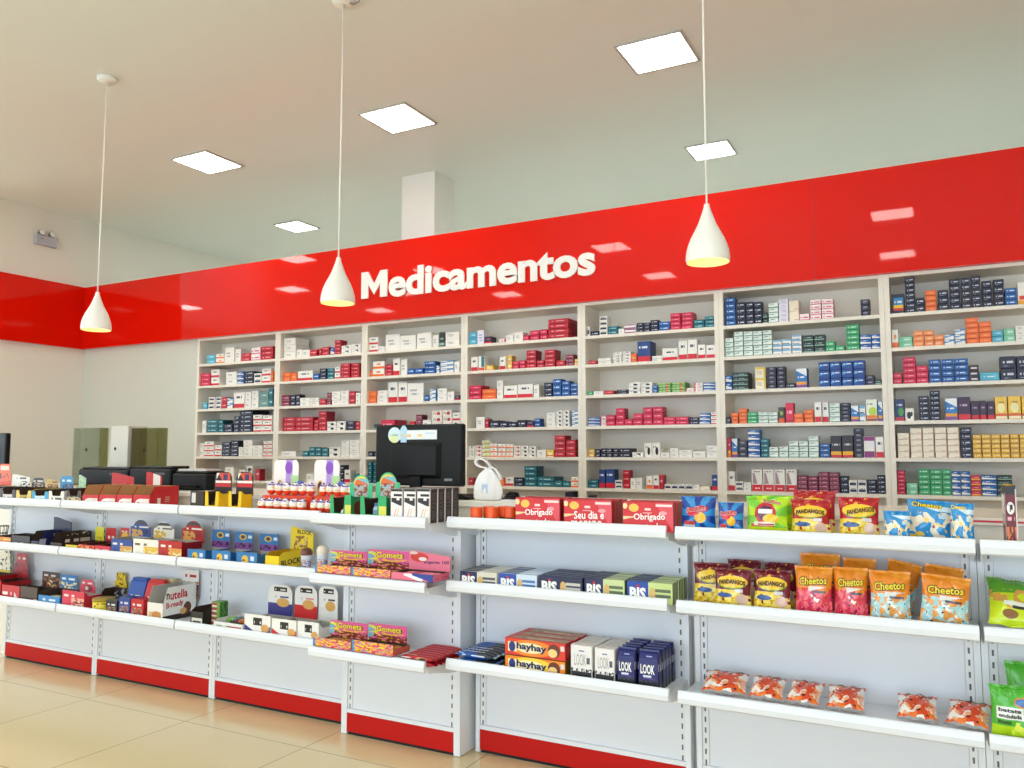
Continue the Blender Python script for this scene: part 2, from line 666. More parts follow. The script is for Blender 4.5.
def pendant(x, y, label):
    t = thing('pendant_lamp', label, 'pendant lamp', (x, y, CEIL), group='white teardrop pendants over the counter')
    zb = 2.205 - CEIL
    mb = MB()
    mb.lathe([(.001, -.03), (.055, -.03), (.062, -.018), (.062, -.001), (.001, -.001)], 28)
    mb.build('canopy', SHADE_O, t)
    mb = MB()
    mb.tube([(0, 0, -.029), (.002, 0, -.5), (0, 0, -1.0), (0, 0, zb + .252)], .0042, 8)
    mb.build('cord', SHADE_O, t)
    h = .252
    prof = [(0, .011), (.05, .013), (.12, .018), (.22, .027), (.34, .038), (.46, .053), (.58, .069), (.70, .081), (.80, .088), (.88, .091), (.95, .092), (1, .090)]
    mb = MB()
    mb.lathe([(r, zb + h * (1 - f)) for f, r in prof], 36, 0)
    mb.lathe([(max(r - .003, .002), zb + h * (1 - f) + .0005) for f, r in reversed(prof)], 36, 1)
    mb.lathe([(.090, zb), (.087, zb + .0005)], 36, 0)
    mb.lathe([(.002, zb + h), (.011, zb + h)], 20, 0)
    s = mb.build('shade', [SHADE_O, SHADE_I], t)
    mb = MB()
    mb.lathe([(.001, zb + .045), (.016, zb + .05), (.028, zb + .066), (.031, zb + .085), (.026, zb + .105), (.016, zb + .125), (.013, zb + .14)], 20)
    mb.build('bulb', BULB, t)
    mb = MB()
    mb.lathe([(.013, zb + .139), (.017, zb + .14), (.017, zb + .18), (.001, zb + .181)], 16)
    mb.build('lamp_socket', SHADE_O, t)
    return t


pendant(-4.893, 3.375, 'white teardrop pendant in front of the dark corner of the fascia')
pm = pendant(-2.872, 3.38, 'white teardrop pendant hanging left of the Medicamentos sign')
pendant(-.868, 3.38, 'white teardrop pendant hanging right of the Medicamentos sign')
# hook ring beside the middle canopy
mb = MB()
mb.tube([(.075 + .035 * math.cos(a), .01, -.022 + .02 * math.sin(a)) for a in [2 * PI * i / 16 for i in range(16)]], .005, 8, closed=True)
mb.build('hook_ring', mat('dull steel', '8d8d8d', rough=.35, metal=.9), pm)

# emergency light on the left wall
e0, e1 = at_x(33.5, 231, WL), at_x(55, 248, WL)
t = thing('emergency_light', 'small grey twin-head emergency light high on the left wall', 'emergency light', (WL + .001, (e0.y + e1.y) / 2, e1.z - .01))
hw = (e1.y - e0.y) / 2
EG = mat('grey plastic', 'b5b3bd', rough=.4)
mb = MB()
mb.carton(0, .05, -hw, hw, 0, .105, .006)
mb.build('body', EG, t)
for s in (-1, 1):
    mb = MB()
    mb.lathe([(.001, -.03), (.024, -.028), (.032, -.01), (.034, .012), (.03, .016)], 16, 0)
    mb.lathe([(.03, .015), (.001, .0155)], 16, 1)
    o = mb.build('lamp_head', [mat('smoke chrome', '8a8890', rough=.25, metal=.6), mat('lamp lens', 'f3f2ee', rough=.1)], t, (.035, s * hw * .48, .128), (0, PI / 2.4, 0))
mb = MB()
mb.box(.0501, .0506, -hw * .5, -hw * .38, .06, .07)
mb.build('indicator', mat('dark dot', '2b2b2b'), t)
# ------------------------------------------------------------------ medicine shelving
SHELFM = mat('white melamine', 'efe7da', rough=0.42)
SHELFZ = [2.262, 2.05, 1.825, 1.599, 1.3735, 1.152, .93, .71, .49, .27]
YBK = 5.78
edges = [-6.415] + [at_y(p, 455, YB).x for p in (275.2, 362.8, 463.6, 582.2, 721.6, 890.2)] + [0.86]
BAYN = ['first', 'second', 'third', 'fourth', 'fifth', 'sixth', 'seventh']
BAYD = ['leftmost bay, ending in a free white side', 'bay second from the free left end', 'bay behind the monitor', 'bay above the white carrier bag',
        'bay above the red gift boxes', 'bay right of the pendant, over the green bag', 'bay at the far right, over the blue bags']
T = 0.03
for i in range(7):
    x0, x1 = edges[i], edges[i + 1]
    t = thing('medicine_shelf', 'white open medicine shelving, ' + BAYD[i], 'shelving', (x0, YB, 0), group='bays of the medicine shelving')
    w_ = x1 - x0
    for nm, a in (('side_panel', .0005), ('side_panel', w_ - T - .0005)):
        mb = MB()
        mb.box(a, a + T, .021, YBK - YB + .02, 0, ZF0 - .001)
        mb.box(a, a + T, 0, .0205, 0, ZF0 - .001)
        mb.build(nm, SHELFM, t)
    mb = MB()
    mb.box(T, w_ - T, YBK - YB + .001, YBK - YB + .02, 0.0, ZF0 - .001)
    mb.build('back_panel', SHELFM, t)
    mb = MB()
    mb.box(T, w_ - T, .0, YBK - YB, ZF0 - .022, ZF0 - .001)
    mb.build('top_panel', SHELFM, t)
    for z in SHELFZ + [.08]:
        mb = MB()
        mb.box(T, w_ - T, .002, YBK - YB, z - .022, z)
        mb.build('shelf', SHELFM, t)

# looks of the cartons: name -> (words for the label, front material, side material)
LK = {}


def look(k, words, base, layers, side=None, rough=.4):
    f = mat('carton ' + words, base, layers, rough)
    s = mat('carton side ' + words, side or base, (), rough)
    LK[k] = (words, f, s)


WHT = 'f2eee8'
scr = lambda u0, u1, v0, v1, c, cols=14, rows=1: ('scr', u0, u1, v0, v1, cols, rows, c)
look('W', 'plain white', WHT, [scr(.15, .7, .35, .75, 'b9b6b8', 12, 2)])
look('Cr', 'cream', 'f3e6d2', [scr(.5, .95, .1, .3, 'd9bfa6', 16, 1), ('rect', .96, 1, 0, 1, 'd8a78c')], 'e6d2bd')
look('WR', 'white red-based', WHT, [('rect', 0, 1, 0, .27, 'd3122c'), scr(.2, .75, .62, .85, '46485e', 12, 1)])
look('WR2', 'white red-dotted', WHT, [('rect', 0, .18, 0, 1, 'd02038'), scr(.3, .85, .3, .8, 'c4284a', 8, 2)])
look('WR3', 'white ruby-spotted', 'f3ece2', [('ell', .68, .5, .2, .3, 'c0203c'), scr(.1, .45, .3, .8, '8a7f78', 10, 2)])
look('WRt', 'tall white wedge-marked', 'f0ece6', [('rect', 0, 1, 0, .3, 'd5102a'), ('half', 1, .55, .95, 0, .6, .3, .85, WHT), ('half', -1, -.55, -.72, .08, .55, .34, .85, 'a98c93'), scr(.1, .8, .88, .95, '7d5c66', 14, 1), scr(.3, .75, .1, .2, 'f4d9dc', 14, 1)])
look('WK', 'white black-logo', WHT, [('ell', .6, .42, .2, .28, '22222a'), scr(.1, .5, .62, .9, '8e8f98', 8, 1)])
look('WK2', 'white dark-figured', WHT, [('ell', .45, .45, .25, .3, '202226'), ('ell', .75, .55, .14, .2, '35383c')])
look('WB', 'white blue-striped', WHT, [('half', .25, 1, .62, 0, 1, 0, 1, '1d5fae'), ('rect', 0, 1, 0, .16, '1d5fae'), scr(.1, .7, .72, .9, 'eef4fb', 12, 1)], '2a66b0')
look('WBt', 'white sky-topped', WHT, [('rect', 0, 1, .62, 1, '7db4dc'), ('rect', 0, .8, 0, .14, '2b6fb2')])
look('WT', 'pale green-striped', 'e6efe8', [('half', -.3, 1, .5, 0, 1, 0, .72, '9cc3b4'), ('rect', 0, 1, 0, .16, '4d8f83'), scr(.15, .7, .72, .88, '53706c', 12, 1)], 'cfe0d8')
look('WS', 'white slash-marked', WHT, [('half', 1.2, 1, 1.15, .35, .75, .2, .8, '4a5a6e'), scr(.1, .4, .3, .6, 'a6abb1', 9, 1)])
look('WN', 'white navy-fronted', WHT, [('rect', .08, .92, .2, .62, '1d2750'), scr(.15, .8, .68, .86, '6d7082', 12, 1)])
look('WP', 'white pink-lettered', 'f6ecec', [scr(.08, .92, .35, .7, 'd22a62', 8, 1), ('rect', 0, 1, 0, .16, 'e1819f')], 'e893ab')
look('WPu', 'white purple-based', WHT, [('rect', 0, 1, 0, .3, '8a2a76'), ('half', .4, 1, .72, 0, 1, .3, 1, 'efe9f1'), ('rect', 0, 1, .8, 1, '93307d')])
look('WL', 'white lilac-tinted', 'e9e4f2', [scr(.2, .8, .2, .8, 'aeb2d8', 8, 3)])
look('WO', 'white orange-based', WHT, [('rect', 0, 1, 0, .3, 'ef6a1f'), ('ell', .5, .6, .2, .14, 'ec9c5e')])
look('WY', 'white flame-based', WHT, [('rect', 0, 1, 0, .2, 'f0a51e'), ('rect', .1, .8, .22, .4, 'e2452c')])
look('WG', 'white lime-marked', 'eef2e2', [('ell', .6, .45, .4, .2, 'b8d84a'), ('rect', 0, 1, 0, .12, '9a4d3c'), ('rect', 0, 1, .13, .27, 'ea7a2d'), scr(.1, .6, .75, .88, '8f9d8a', 10, 1)])
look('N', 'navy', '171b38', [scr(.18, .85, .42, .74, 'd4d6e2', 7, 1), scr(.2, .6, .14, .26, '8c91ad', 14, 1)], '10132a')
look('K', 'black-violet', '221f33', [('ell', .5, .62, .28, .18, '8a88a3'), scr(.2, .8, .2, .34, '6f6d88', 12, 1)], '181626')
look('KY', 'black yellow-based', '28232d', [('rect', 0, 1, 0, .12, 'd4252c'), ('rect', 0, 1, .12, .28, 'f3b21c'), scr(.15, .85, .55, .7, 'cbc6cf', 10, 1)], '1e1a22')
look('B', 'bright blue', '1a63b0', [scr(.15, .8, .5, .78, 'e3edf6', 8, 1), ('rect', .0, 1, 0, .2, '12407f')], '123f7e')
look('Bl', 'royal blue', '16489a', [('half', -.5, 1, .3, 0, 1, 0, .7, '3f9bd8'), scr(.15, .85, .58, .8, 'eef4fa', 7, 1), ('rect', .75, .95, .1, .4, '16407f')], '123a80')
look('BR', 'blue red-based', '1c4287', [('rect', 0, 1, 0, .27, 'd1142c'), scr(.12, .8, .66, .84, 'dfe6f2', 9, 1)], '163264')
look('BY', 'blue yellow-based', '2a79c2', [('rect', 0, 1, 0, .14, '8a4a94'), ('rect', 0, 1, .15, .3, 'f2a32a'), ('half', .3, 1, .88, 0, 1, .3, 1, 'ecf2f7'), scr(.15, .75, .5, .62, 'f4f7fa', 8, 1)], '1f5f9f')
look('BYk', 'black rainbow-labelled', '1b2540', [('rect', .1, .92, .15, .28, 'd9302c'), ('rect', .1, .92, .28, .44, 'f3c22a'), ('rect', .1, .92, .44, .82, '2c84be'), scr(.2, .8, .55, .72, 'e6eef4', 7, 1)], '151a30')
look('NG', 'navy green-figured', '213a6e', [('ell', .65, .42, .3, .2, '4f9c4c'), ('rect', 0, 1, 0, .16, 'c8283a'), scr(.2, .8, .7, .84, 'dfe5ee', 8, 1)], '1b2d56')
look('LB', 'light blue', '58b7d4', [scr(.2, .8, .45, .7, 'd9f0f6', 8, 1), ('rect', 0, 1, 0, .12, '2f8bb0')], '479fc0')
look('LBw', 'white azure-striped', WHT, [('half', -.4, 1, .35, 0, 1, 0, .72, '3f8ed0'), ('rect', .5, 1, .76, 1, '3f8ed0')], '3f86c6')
look('T', 'teal', '14707f', [scr(.15, .8, .45, .75, 'b7dfe0', 8, 1), ('rect', 0, 1, 0, .14, '0d4c5e')], '0f5768')
look('TG', 'grey-green', '6c918d', [scr(.2, .8, .4, .7, 'b5cbc7', 8, 1)])
look('TW', 'white teal-edged', WHT, [('rect', .45, 1, .25, 1, '2c7a8a'), ('rect', 0, 1, 0, .22, 'df5436')])
look('G', 'leaf green', '3fae74', [scr(.15, .8, .4, .75, 'd3efdd', 8, 1), ('rect', 0, 1, 0, .12, '2a8a58')], '2f9562')
look('Gl', 'pale mint', '8fd0b0', [scr(.2, .85, .4, .72, 'e9f7ef', 8, 1), ('rect', 0, .3, 0, 1, '74bf9c')], '7cc2a0')
look('GO', 'green orange-striped', '6db33f', [('rect', .62, .8, 0, 1, 'e4572b'), ('rect', 0, 1, .72, .9, 'dbe9c9'), scr(.1, .55, .3, .55, 'eef5e4', 8, 1)], '5a9f34')
look('DG', 'dark green-black', '26393c', [('rect', 0, 1, .1, .28, '8fb8a4'), scr(.15, .75, .5, .72, '9fb6b4', 8, 1)], '1d2b2e')
look('DGO', 'dark orange-based', '4a4a40', [('rect', 0, 1, 0, .3, 'e85c25'), ('ell', .5, .62, .3, .14, '93b65a')])
look('O', 'orange', 'f4702a', [scr(.15, .85, .42, .68, 'f9b27f', 9, 1), ('rect', 0, 1, 0, .1, 'dd541a')], 'e35c1d')
look('Ol', 'peach-orange', 'f59355', [scr(.15, .85, .4, .7, 'fdd9bd', 9, 1), ('rect', 0, 1, 0, .18, 'ef7a35')], 'e27a3a')
look('R', 'red', 'c8152f', [scr(.15, .8, .5, .75, 'efb4bd', 8, 1), ('rect', 0, 1, 0, .12, '9d0f25')], 'a31127')
look('P', 'crimson pink', 'd9214e', [scr(.15, .8, .45, .72, 'f2a9bd', 8, 1), ('rect', 0, 1, 0, .14, 'b8143c')], 'bb173f')
look('PY', 'crimson flame-based', 'cf2148', [('rect', 0, 1, .02, .18, 'ef8a24'), ('rect', 0, 1, .2, .34, 'f5c53a'), scr(.2, .8, .6, .76, 'f3c4cf', 8, 1)])
look('M', 'maroon', '7f2140', [scr(.1, .88, .4, .75, 'd79aac', 8, 1), ('rect', 0, 1, 0, .14, 'b06a80')], '63182f')
look('Mk', 'plum-black', '3a2436', [('rect', .2, .85, .25, .6, 'd9d3d6')], '2a1a28')
look('Pu', 'deep purple', '3b1a44', [('rect', 0, 1, 0, .24, 'dc1f30'), scr(.15, .85, .6, .76, 'b9a3bd', 9, 1)], '2d1435')
look('Y', 'yellow-gold', 'f2c64a', [('ell', .5, .5, .34, .22, 'faecb0'), ('rect', 0, 1, .02, .12, 'f6ead0'), ('rect', 0, 1, .13, .24, 'e0582e'), scr(.2, .8, .72, .84, 'b58a2a', 9, 1)], 'd9a935')
look('Yl', 'golden yellow', 'eab940', [scr(.15, .85, .5, .8, 'fbeeb6', 7, 1), ('rect', 0, 1, 0, .16, 'c98f24')], 'cf9a2c')
look('CrY', 'cream yellow-edged', 'f4ecd6', [('rect', .82, 1, 0, 1, 'eec43c'), ('rect', 0, 1, .8, 1, 'f0c948'), scr(.15, .65, .3, .7, 'c9b58e', 8, 3)])

MEDS = {  # bay -> shelf -> (crop transform, [(left, right, top, how many high, look)])
}


def M(bay, shelf, tr, rows):
    MEDS[bay, shelf] = (tr, rows)


C1 = (190, 320, 5.12)
M(0, 0, C1, [(85, 130, 178, 2, 'LB'), (132, 175, 172, 2, 'WO'), (178, 225, 140, 1, 'W'), (226, 260, 148, 1, 'W'), (262, 310, 170, 2, 'R'), (313, 360, 140, 2, 'WP'), (362, 424, 135, 3, 'R')])
M(0, 1, C1, [(52, 103, 272, 3, 'P'), (106, 150, 253, 2, 'WR'), (183, 238, 265, 2, 'W'), (241, 275, 263, 3, 'WB'), (277, 325, 262, 3, 'N'), (327, 363, 272, 2, 'WN'), (366, 412, 248, 2, 'WR'), (414, 425, 260, 1, 'O')])
M(0, 2, C1, [(65, 88, 422, 1, 'LB'), (95, 125, 395, 3, 'WN'), (127, 158, 393, 3, 'WN'), (160, 188, 395, 2, 'R'), (190, 219, 400, 2, 'LBw'), (222, 280, 370, 1, 'WR'), (282, 312, 368, 3, 'W'), (314, 350, 362, 3, 'W'), (353, 402, 365, 2, 'TG'), (404, 424, 350, 2, 'T')])
M(0, 3, C1, [(62, 82, 515, 1, 'W'), (85, 142, 510, 3, 'T'), (144, 170, 512, 3, 'T'), (172, 216, 532, 2, 'N'), (218, 250, 492, 4, 'N'), (252, 318, 455, 5, 'N'), (320, 368, 485, 3, 'WR'), (370, 418, 487, 3, 'WR')])
M(0, 4, C1, [(42, 70, 630, 2, 'W'), (72, 120, 622, 3, 'WR'), (122, 160, 640, 2, 'WR'), (163, 205, 625, 4, 'N'), (207, 246, 617, 4, 'N'), (248, 270, 650, 2, 'W'), (272, 318, 615, 4, 'W'), (320, 368, 642, 3, 'W'), (372, 418, 620, 4, 'WR')])
C6 = (150, 440, 6.4)
M(0, 5, C6, [(345, 420, 205, 2, 'R'), (425, 470, 198, 2, 'WR'), (480, 535, 172, 2, 'W'), (570, 610, 190, 2, 'W'), (615, 655, 165, 2, 'WK2'), (672, 700, 185, 1, 'R')])
M(1, 0, C1, [(455, 478, 125, 2, 'W'), (480, 540, 92, 3, 'W'), (543, 571, 150, 1, 'W'), (573, 612, 152, 1, 'W'), (614, 650, 152, 1, 'R'), (652, 672, 145, 1, 'R'), (674, 710, 137, 2, 'R'), (712, 738, 140, 1, 'WB'), (740, 772, 102, 4, 'R'), (775, 825, 130, 2, 'WS'), (827, 873, 122, 2, 'WS')])
M(1, 1, C1, [(458, 475, 290, 1, 'W'), (477, 515, 268, 2, 'O'), (517, 546, 270, 1, 'O'), (549, 626, 260, 1, 'WR'), (628, 660, 275, 1, 'B'), (662, 697, 248, 3, 'N'), (699, 738, 247, 3, 'T'), (740, 768, 240, 2, 'WR'), (770, 818, 222, 4, 'R'), (820, 867, 220, 4, 'R')])
M(1, 2, C1, [(457, 510, 385, 2, 'M'), (512, 538, 383, 2, 'N'), (540, 561, 380, 2, 'N'), (563, 612, 398, 2, 'W'), (614, 660, 398, 2, 'W'), (662, 694, 405, 1, 'R'), (696, 722, 372, 3, 'M'), (725, 770, 365, 3, 'W'), (772, 812, 362, 3, 'W'), (814, 846, 365, 2, 'R'), (848, 872, 372, 2, 'W')])
M(1, 3, C1, [(472, 536, 498, 3, 'R'), (538, 628, 497, 3, 'R'), (630, 656, 510, 3, 'R'), (658, 699, 467, 4, 'R'), (701, 745, 520, 2, 'WK'), (747, 795, 518, 2, 'WK'), (797, 845, 518, 2, 'K'), (847, 870, 522, 2, 'R')])
M(1, 4, C1, [(450, 540, 672, 1, 'W'), (575, 605, 670, 1, 'T'), (607, 640, 650, 2, 'T'), (642, 672, 652, 2, 'T'), (674, 706, 655, 2, 'T'), (712, 767, 650, 2, 'WK'), (770, 815, 618, 4, 'W'), (817, 868, 615, 4, 'W')])
C7 = (240, 440, 6.4)
M(1, 5, C7, [(420, 470, 215, 1, 'W'), (640, 664, 160, 3, 'N'), (668, 706, 190, 1, 'WR'), (730, 764, 215, 1, 'T')])
C3b = (360, 300, 4.043)
M(2, 0, C3b, [(30, 72, 150, 2, 'WR'), (75, 99, 187, 1, 'W'), (102, 160, 138, 1, 'W'), (162, 225, 142, 1, 'W'), (230, 289, 132, 1, 'W'), (291, 317, 140, 1, 'W'), (319, 342, 130, 1, 'DG'), (344, 400, 128, 2, 'W')])
M(2, 1, C3b, [(29, 49, 285, 1, 'O'), (51, 98, 247, 2, 'WO'), (99, 131, 262, 3, 'R'), (133, 160, 237, 1, 'WR'), (161, 190, 240, 1, 'W'), (192, 220, 277, 1, 'B'), (222, 255, 275, 1, 'B'), (257, 305, 248, 3, 'B'), (308, 322, 265, 2, 'LBw'), (324, 378, 245, 3, 'LBw'), (381, 402, 248, 1, 'W')])
M(2, 2, C3b, [(28, 65, 368, 2, 'O'), (67, 111, 365, 3, 'W'), (114, 152, 333, 1, 'WR'), (154, 190, 333, 1, 'WR'), (192, 257, 335, 1, 'W'), (259, 278, 385, 1, 'B'), (280, 306, 360, 3, 'LBw'), (312, 350, 357, 2, 'W'), (352, 380, 370, 1, 'W'), (382, 402, 385, 1, 'Pu')])
M(2, 3, C3b, [(55, 82, 502, 1, 'DG'), (85, 140, 484, 1, 'P'), (200, 222, 490, 1, 'R'), (223, 250, 463, 3, 'M'), (252, 286, 485, 1, 'W'), (290, 330, 447, 3, 'WR3'), (332, 370, 445, 3, 'WR3'), (373, 404, 455, 2, 'WR')])
M(2, 4, C3b, [(32, 52, 612, 1, 'N'), (55, 72, 612, 1, 'N'), (350, 402, 600, 1, 'W')])
M(2, 5, C3b, [(16, 47, 655, 5, 'T'), (49, 80, 655, 5, 'T')])
C2 = (450, 280, 3.49)
M(3, 0, C2, [(58, 93, 182, 2, 'LB'), (95, 118, 175, 1, 'WL'), (120, 145, 197, 1, 'Pu'), (170, 190, 205, 1, 'WP'), (195, 221, 190, 1, 'W'), (223, 254, 182, 1, 'W'), (256, 274, 192, 1, 'P'), (276, 312, 176, 2, 'P'), (314, 340, 172, 2, 'P'), (342, 413, 135, 4, 'R')])
M(3, 1, C2, [(73, 97, 268, 1, 'WR'), (99, 120, 265, 1, 'TW'), (122, 150, 297, 1, 'Y'), (173, 194, 268, 1, 'WR'), (196, 216, 264, 2, 'Y'), (218, 240, 283, 2, 'P'), (242, 263, 280, 2, 'P'), (266, 300, 245, 4, 'R'), (302, 328, 280, 2, 'R'), (330, 366, 243, 4, 'R'), (368, 401, 280, 1, 'R'), (403, 432, 260, 3, 'M'), (434, 447, 275, 2, 'Y')])
M(3, 2, C2, [(58, 108, 368, 3, 'P'), (111, 160, 380, 2, 'O'), (163, 185, 350, 2, 'W'), (187, 233, 368, 1, 'WR'), (235, 289, 363, 1, 'WR'), (291, 310, 365, 1, 'W'), (328, 357, 358, 3, 'N'), (359, 388, 345, 3, 'B'), (390, 418, 352, 3, 'B'), (420, 447, 360, 3, 'B')])
M(3, 3, C2, [(90, 120, 478, 1, 'W'), (122, 134, 485, 1, 'R'), (136, 170, 490, 1, 'N'), (172, 200, 493, 1, 'N'), (202, 232, 495, 1, 'N'), (234, 265, 488, 1, 'N'), (267, 292, 490, 1, 'Pu'), (294, 315, 483, 2, 'B'), (337, 368, 462, 3, 'W'), (370, 392, 455, 4, 'WK'), (394, 416, 455, 4, 'WK'), (424, 448, 455, 4, 'LBw')])
M(3, 4, C2, [(58, 84, 580, 3, 'WS'), (86, 110, 577, 3, 'WR3'), (112, 138, 560, 4, 'WG'), (140, 165, 570, 3, 'WO'), (168, 193, 572, 3, 'WO'), (195, 220, 572, 3, 'WO'), (222, 245, 578, 3, 'WR3'), (247, 273, 578, 3, 'WK'), (275, 299, 580, 3, 'WK'), (303, 335, 592, 1, 'W'), (337, 362, 592, 1, 'Y'), (364, 402, 542, 4, 'R'), (404, 437, 557, 3, 'R')])
M(3, 5, C2, [(60, 80, 690, 1, 'R'), (166, 190, 690, 1, 'O'), (192, 222, 687, 1, 'WR'), (224, 257, 690, 2, 'N'), (259, 302, 650, 4, 'T'), (305, 362, 687, 2, 'T'), (364, 391, 700, 1, 'T'), (393, 420, 702, 1, 'T'), (422, 448, 687, 2, 'WO')])
M(3, 6, C2, [(400, 430, 740, 2, 'N')])
C3 = (560, 270, 5.689)
C4 = (560, 380, 5.689)
M(4, 0, C3, [(136, 152, 322, 1, 'WN'), (153, 168, 322, 1, 'WN'), (170, 222, 347, 1, 'N'), (224, 268, 262, 4, 'WN'), (270, 330, 320, 2, 'T'), (332, 364, 332, 1, 'W'), (366, 432, 310, 2, 'WPu'), (434, 474, 300, 3, 'N'), (476, 511, 298, 3, 'N'), (513, 560, 284, 3, 'N'), (562, 625, 293, 2, 'B'), (627, 685, 245, 4, 'P'), (687, 755, 240, 4, 'P'), (760, 820, 282, 2, 'T'), (822, 884, 262, 3, 'T')])
M(4, 1, C3, [(136, 163, 520, 1, 'N'), (165, 208, 515, 1, 'R'), (216, 290, 500, 2, 'W'), (302, 350, 468, 4, 'WS'), (352, 402, 463, 4, 'WS'), (404, 437, 475, 1, 'O'), (440, 516, 405, 1, 'BR'), (518, 579, 487, 2, 'W'), (582, 671, 445, 1, 'WR'), (673, 724, 400, 1, 'WR'), (726, 780, 395, 1, 'WR'), (783, 828, 423, 1, 'WR'), (830, 886, 425, 1, 'WR')])
M(4, 2, C3, [(143, 187, 690, 1, 'G'), (190, 246, 688, 1, 'W'), (248, 306, 685, 1, 'R'), (322, 386, 680, 2, 'N'), (390, 455, 640, 3, 'WK'), (457, 525, 638, 3, 'WK'), (527, 556, 655, 2, 'B'), (558, 630, 640, 4, 'GO'), (634, 712, 637, 4, 'GO'), (714, 760, 670, 2, 'WR2'), (762, 812, 640, 3, 'WR2'), (815, 886, 640, 3, 'WB')])
M(4, 3, C4, [(155, 227, 212, 3, 'WB'), (230, 261, 208, 2, 'WR2'), (263, 312, 198, 2, 'P'), (314, 366, 160, 3, 'P'), (368, 414, 222, 1, 'P'), (416, 470, 190, 2, 'P'), (472, 525, 155, 3, 'P'), (527, 585, 152, 3, 'P'), (588, 655, 210, 2, 'P'), (657, 731, 208, 2, 'P'), (733, 791, 212, 2, 'N'), (793, 855, 187, 3, 'WB'), (858, 895, 182, 3, 'WR')])
M(4, 4, C4, [(138, 196, 393, 2, 'Y'), (198, 228, 393, 2, 'N'), (230, 262, 388, 2, 'N'), (264, 296, 388, 2, 'N'), (298, 330, 388, 2, 'N'), (332, 405, 388, 2, 'N'), (410, 475, 410, 1, 'WS'), (480, 522, 357, 1, 'WK'), (524, 570, 355, 1, 'WK'), (573, 622, 412, 1, 'W'), (625, 674, 388, 2, 'W'), (676, 752, 397, 2, 'W'), (757, 828, 405, 1, 'W'), (832, 900, 373, 2, 'W')])
M(4, 5, C4, [(142, 218, 568, 2, 'T'), (222, 257, 510, 1, 'BR'), (258, 310, 508, 1, 'BR'), (312, 354, 570, 2, 'WN'), (357, 397, 513, 3, 'R'), (399, 431, 558, 1, 'W'), (432, 468, 556, 1, 'W'), (490, 527, 545, 1, 'WO'), (528, 562, 540, 1, 'WR'), (564, 588, 540, 1, 'R'), (590, 631, 592, 1, 'WN'), (633, 671, 592, 1, 'WN'), (673, 711, 592, 1, 'WN'), (713, 755, 592, 1, 'WN'), (758, 795, 595, 1, 'W'), (797, 855, 603, 1, 'Cr'), (863, 903, 540, 1, 'BR')])
M(4, 6, C4, [(148, 190, 655, 2, 'N')])
C5 = (700, 250, 4.876)
C6b = (700, 370, 4.876)
M(5, 0, C5, [(122, 172, 232, 5, 'B'), (174, 221, 254, 4, 'N'), (223, 261, 252, 4, 'N'), (263, 301, 252, 4, 'N'), (303, 331, 305, 2, 'DG'), (333, 381, 257, 4, 'WT'), (383, 430, 238, 5, 'WL'), (432, 483, 245, 2, 'Cr'), (485, 534, 310, 1, 'WP'), (536, 590, 240, 4, 'WP'), (592, 650, 237, 4, 'WP'), (782, 828, 240, 3, 'K')])
M(5, 1, C5, [(122, 163, 430, 4, 'WT'), (165, 210, 398, 5, 'WT'), (212, 256, 396, 5, 'WT'), (258, 303, 394, 5, 'WT'), (305, 350, 390, 5, 'WT'), (355, 398, 438, 3, 'WBt'), (400, 445, 433, 3, 'WBt'), (448, 495, 413, 4, 'WBt'), (502, 554, 415, 3, 'DG'), (556, 608, 412, 3, 'DG'), (610, 658, 445, 2, 'G'), (660, 706, 465, 1, 'G'), (712, 775, 363, 5, 'G'), (780, 835, 412, 3, 'WB'), (837, 886, 408, 3, 'WB')])
M(5, 2, C5, [(117, 156, 612, 2, 'WB'), (158, 236, 596, 4, 'DG'), (268, 320, 570, 2, 'CrY'), (327, 370, 570, 5, 'K'), (372, 415, 568, 5, 'K'), (418, 465, 648, 1, 'N'), (468, 522, 575, 1, 'BY'), (578, 632, 546, 3, 'Bl'), (634, 688, 543, 3, 'Bl'), (690, 744, 540, 3, 'Bl'), (746, 803, 537, 3, 'Bl'), (806, 852, 610, 2, 'K'), (854, 892, 628, 1, 'DG')])
M(5, 3, C6b, [(118, 150, 228, 1, 'N'), (152, 187, 208, 3, 'O'), (189, 229, 188, 4, 'O'), (231, 282, 206, 3, 'G'), (284, 331, 205, 3, 'WT'), (333, 379, 205, 3, 'WT'), (381, 413, 181, 1, 'DGO'), (415, 456, 160, 1, 'P'), (458, 505, 212, 2, 'O'), (507, 553, 193, 3, 'O'), (557, 592, 156, 1, 'WR'), (594, 628, 156, 1, 'WR'), (630, 682, 162, 4, 'WT'), (685, 732, 160, 5, 'K'), (735, 774, 172, 1, 'BY'), (776, 807, 172, 2, 'WBt'), (809, 863, 142, 1, 'WG'), (866, 902, 152, 1, 'BY')])
M(5, 4, C6b, [(119, 151, 330, 1, 'PY'), (153, 183, 333, 1, 'BY'), (185, 231, 343, 3, 'K'), (233, 291, 290, 5, 'WB'), (293, 335, 335, 4, 'T'), (337, 383, 375, 2, 'WT'), (386, 431, 372, 2, 'WT'), (433, 480, 347, 3, 'WT'), (482, 527, 347, 3, 'WT'), (529, 578, 322, 4, 'WT'), (583, 634, 358, 3, 'B'), (636, 690, 320, 1, 'KY'), (692, 746, 318, 1, 'KY'), (748, 795, 284, 6, 'K'), (798, 852, 323, 1, 'WPu'), (855, 906, 325, 1, 'WR')])
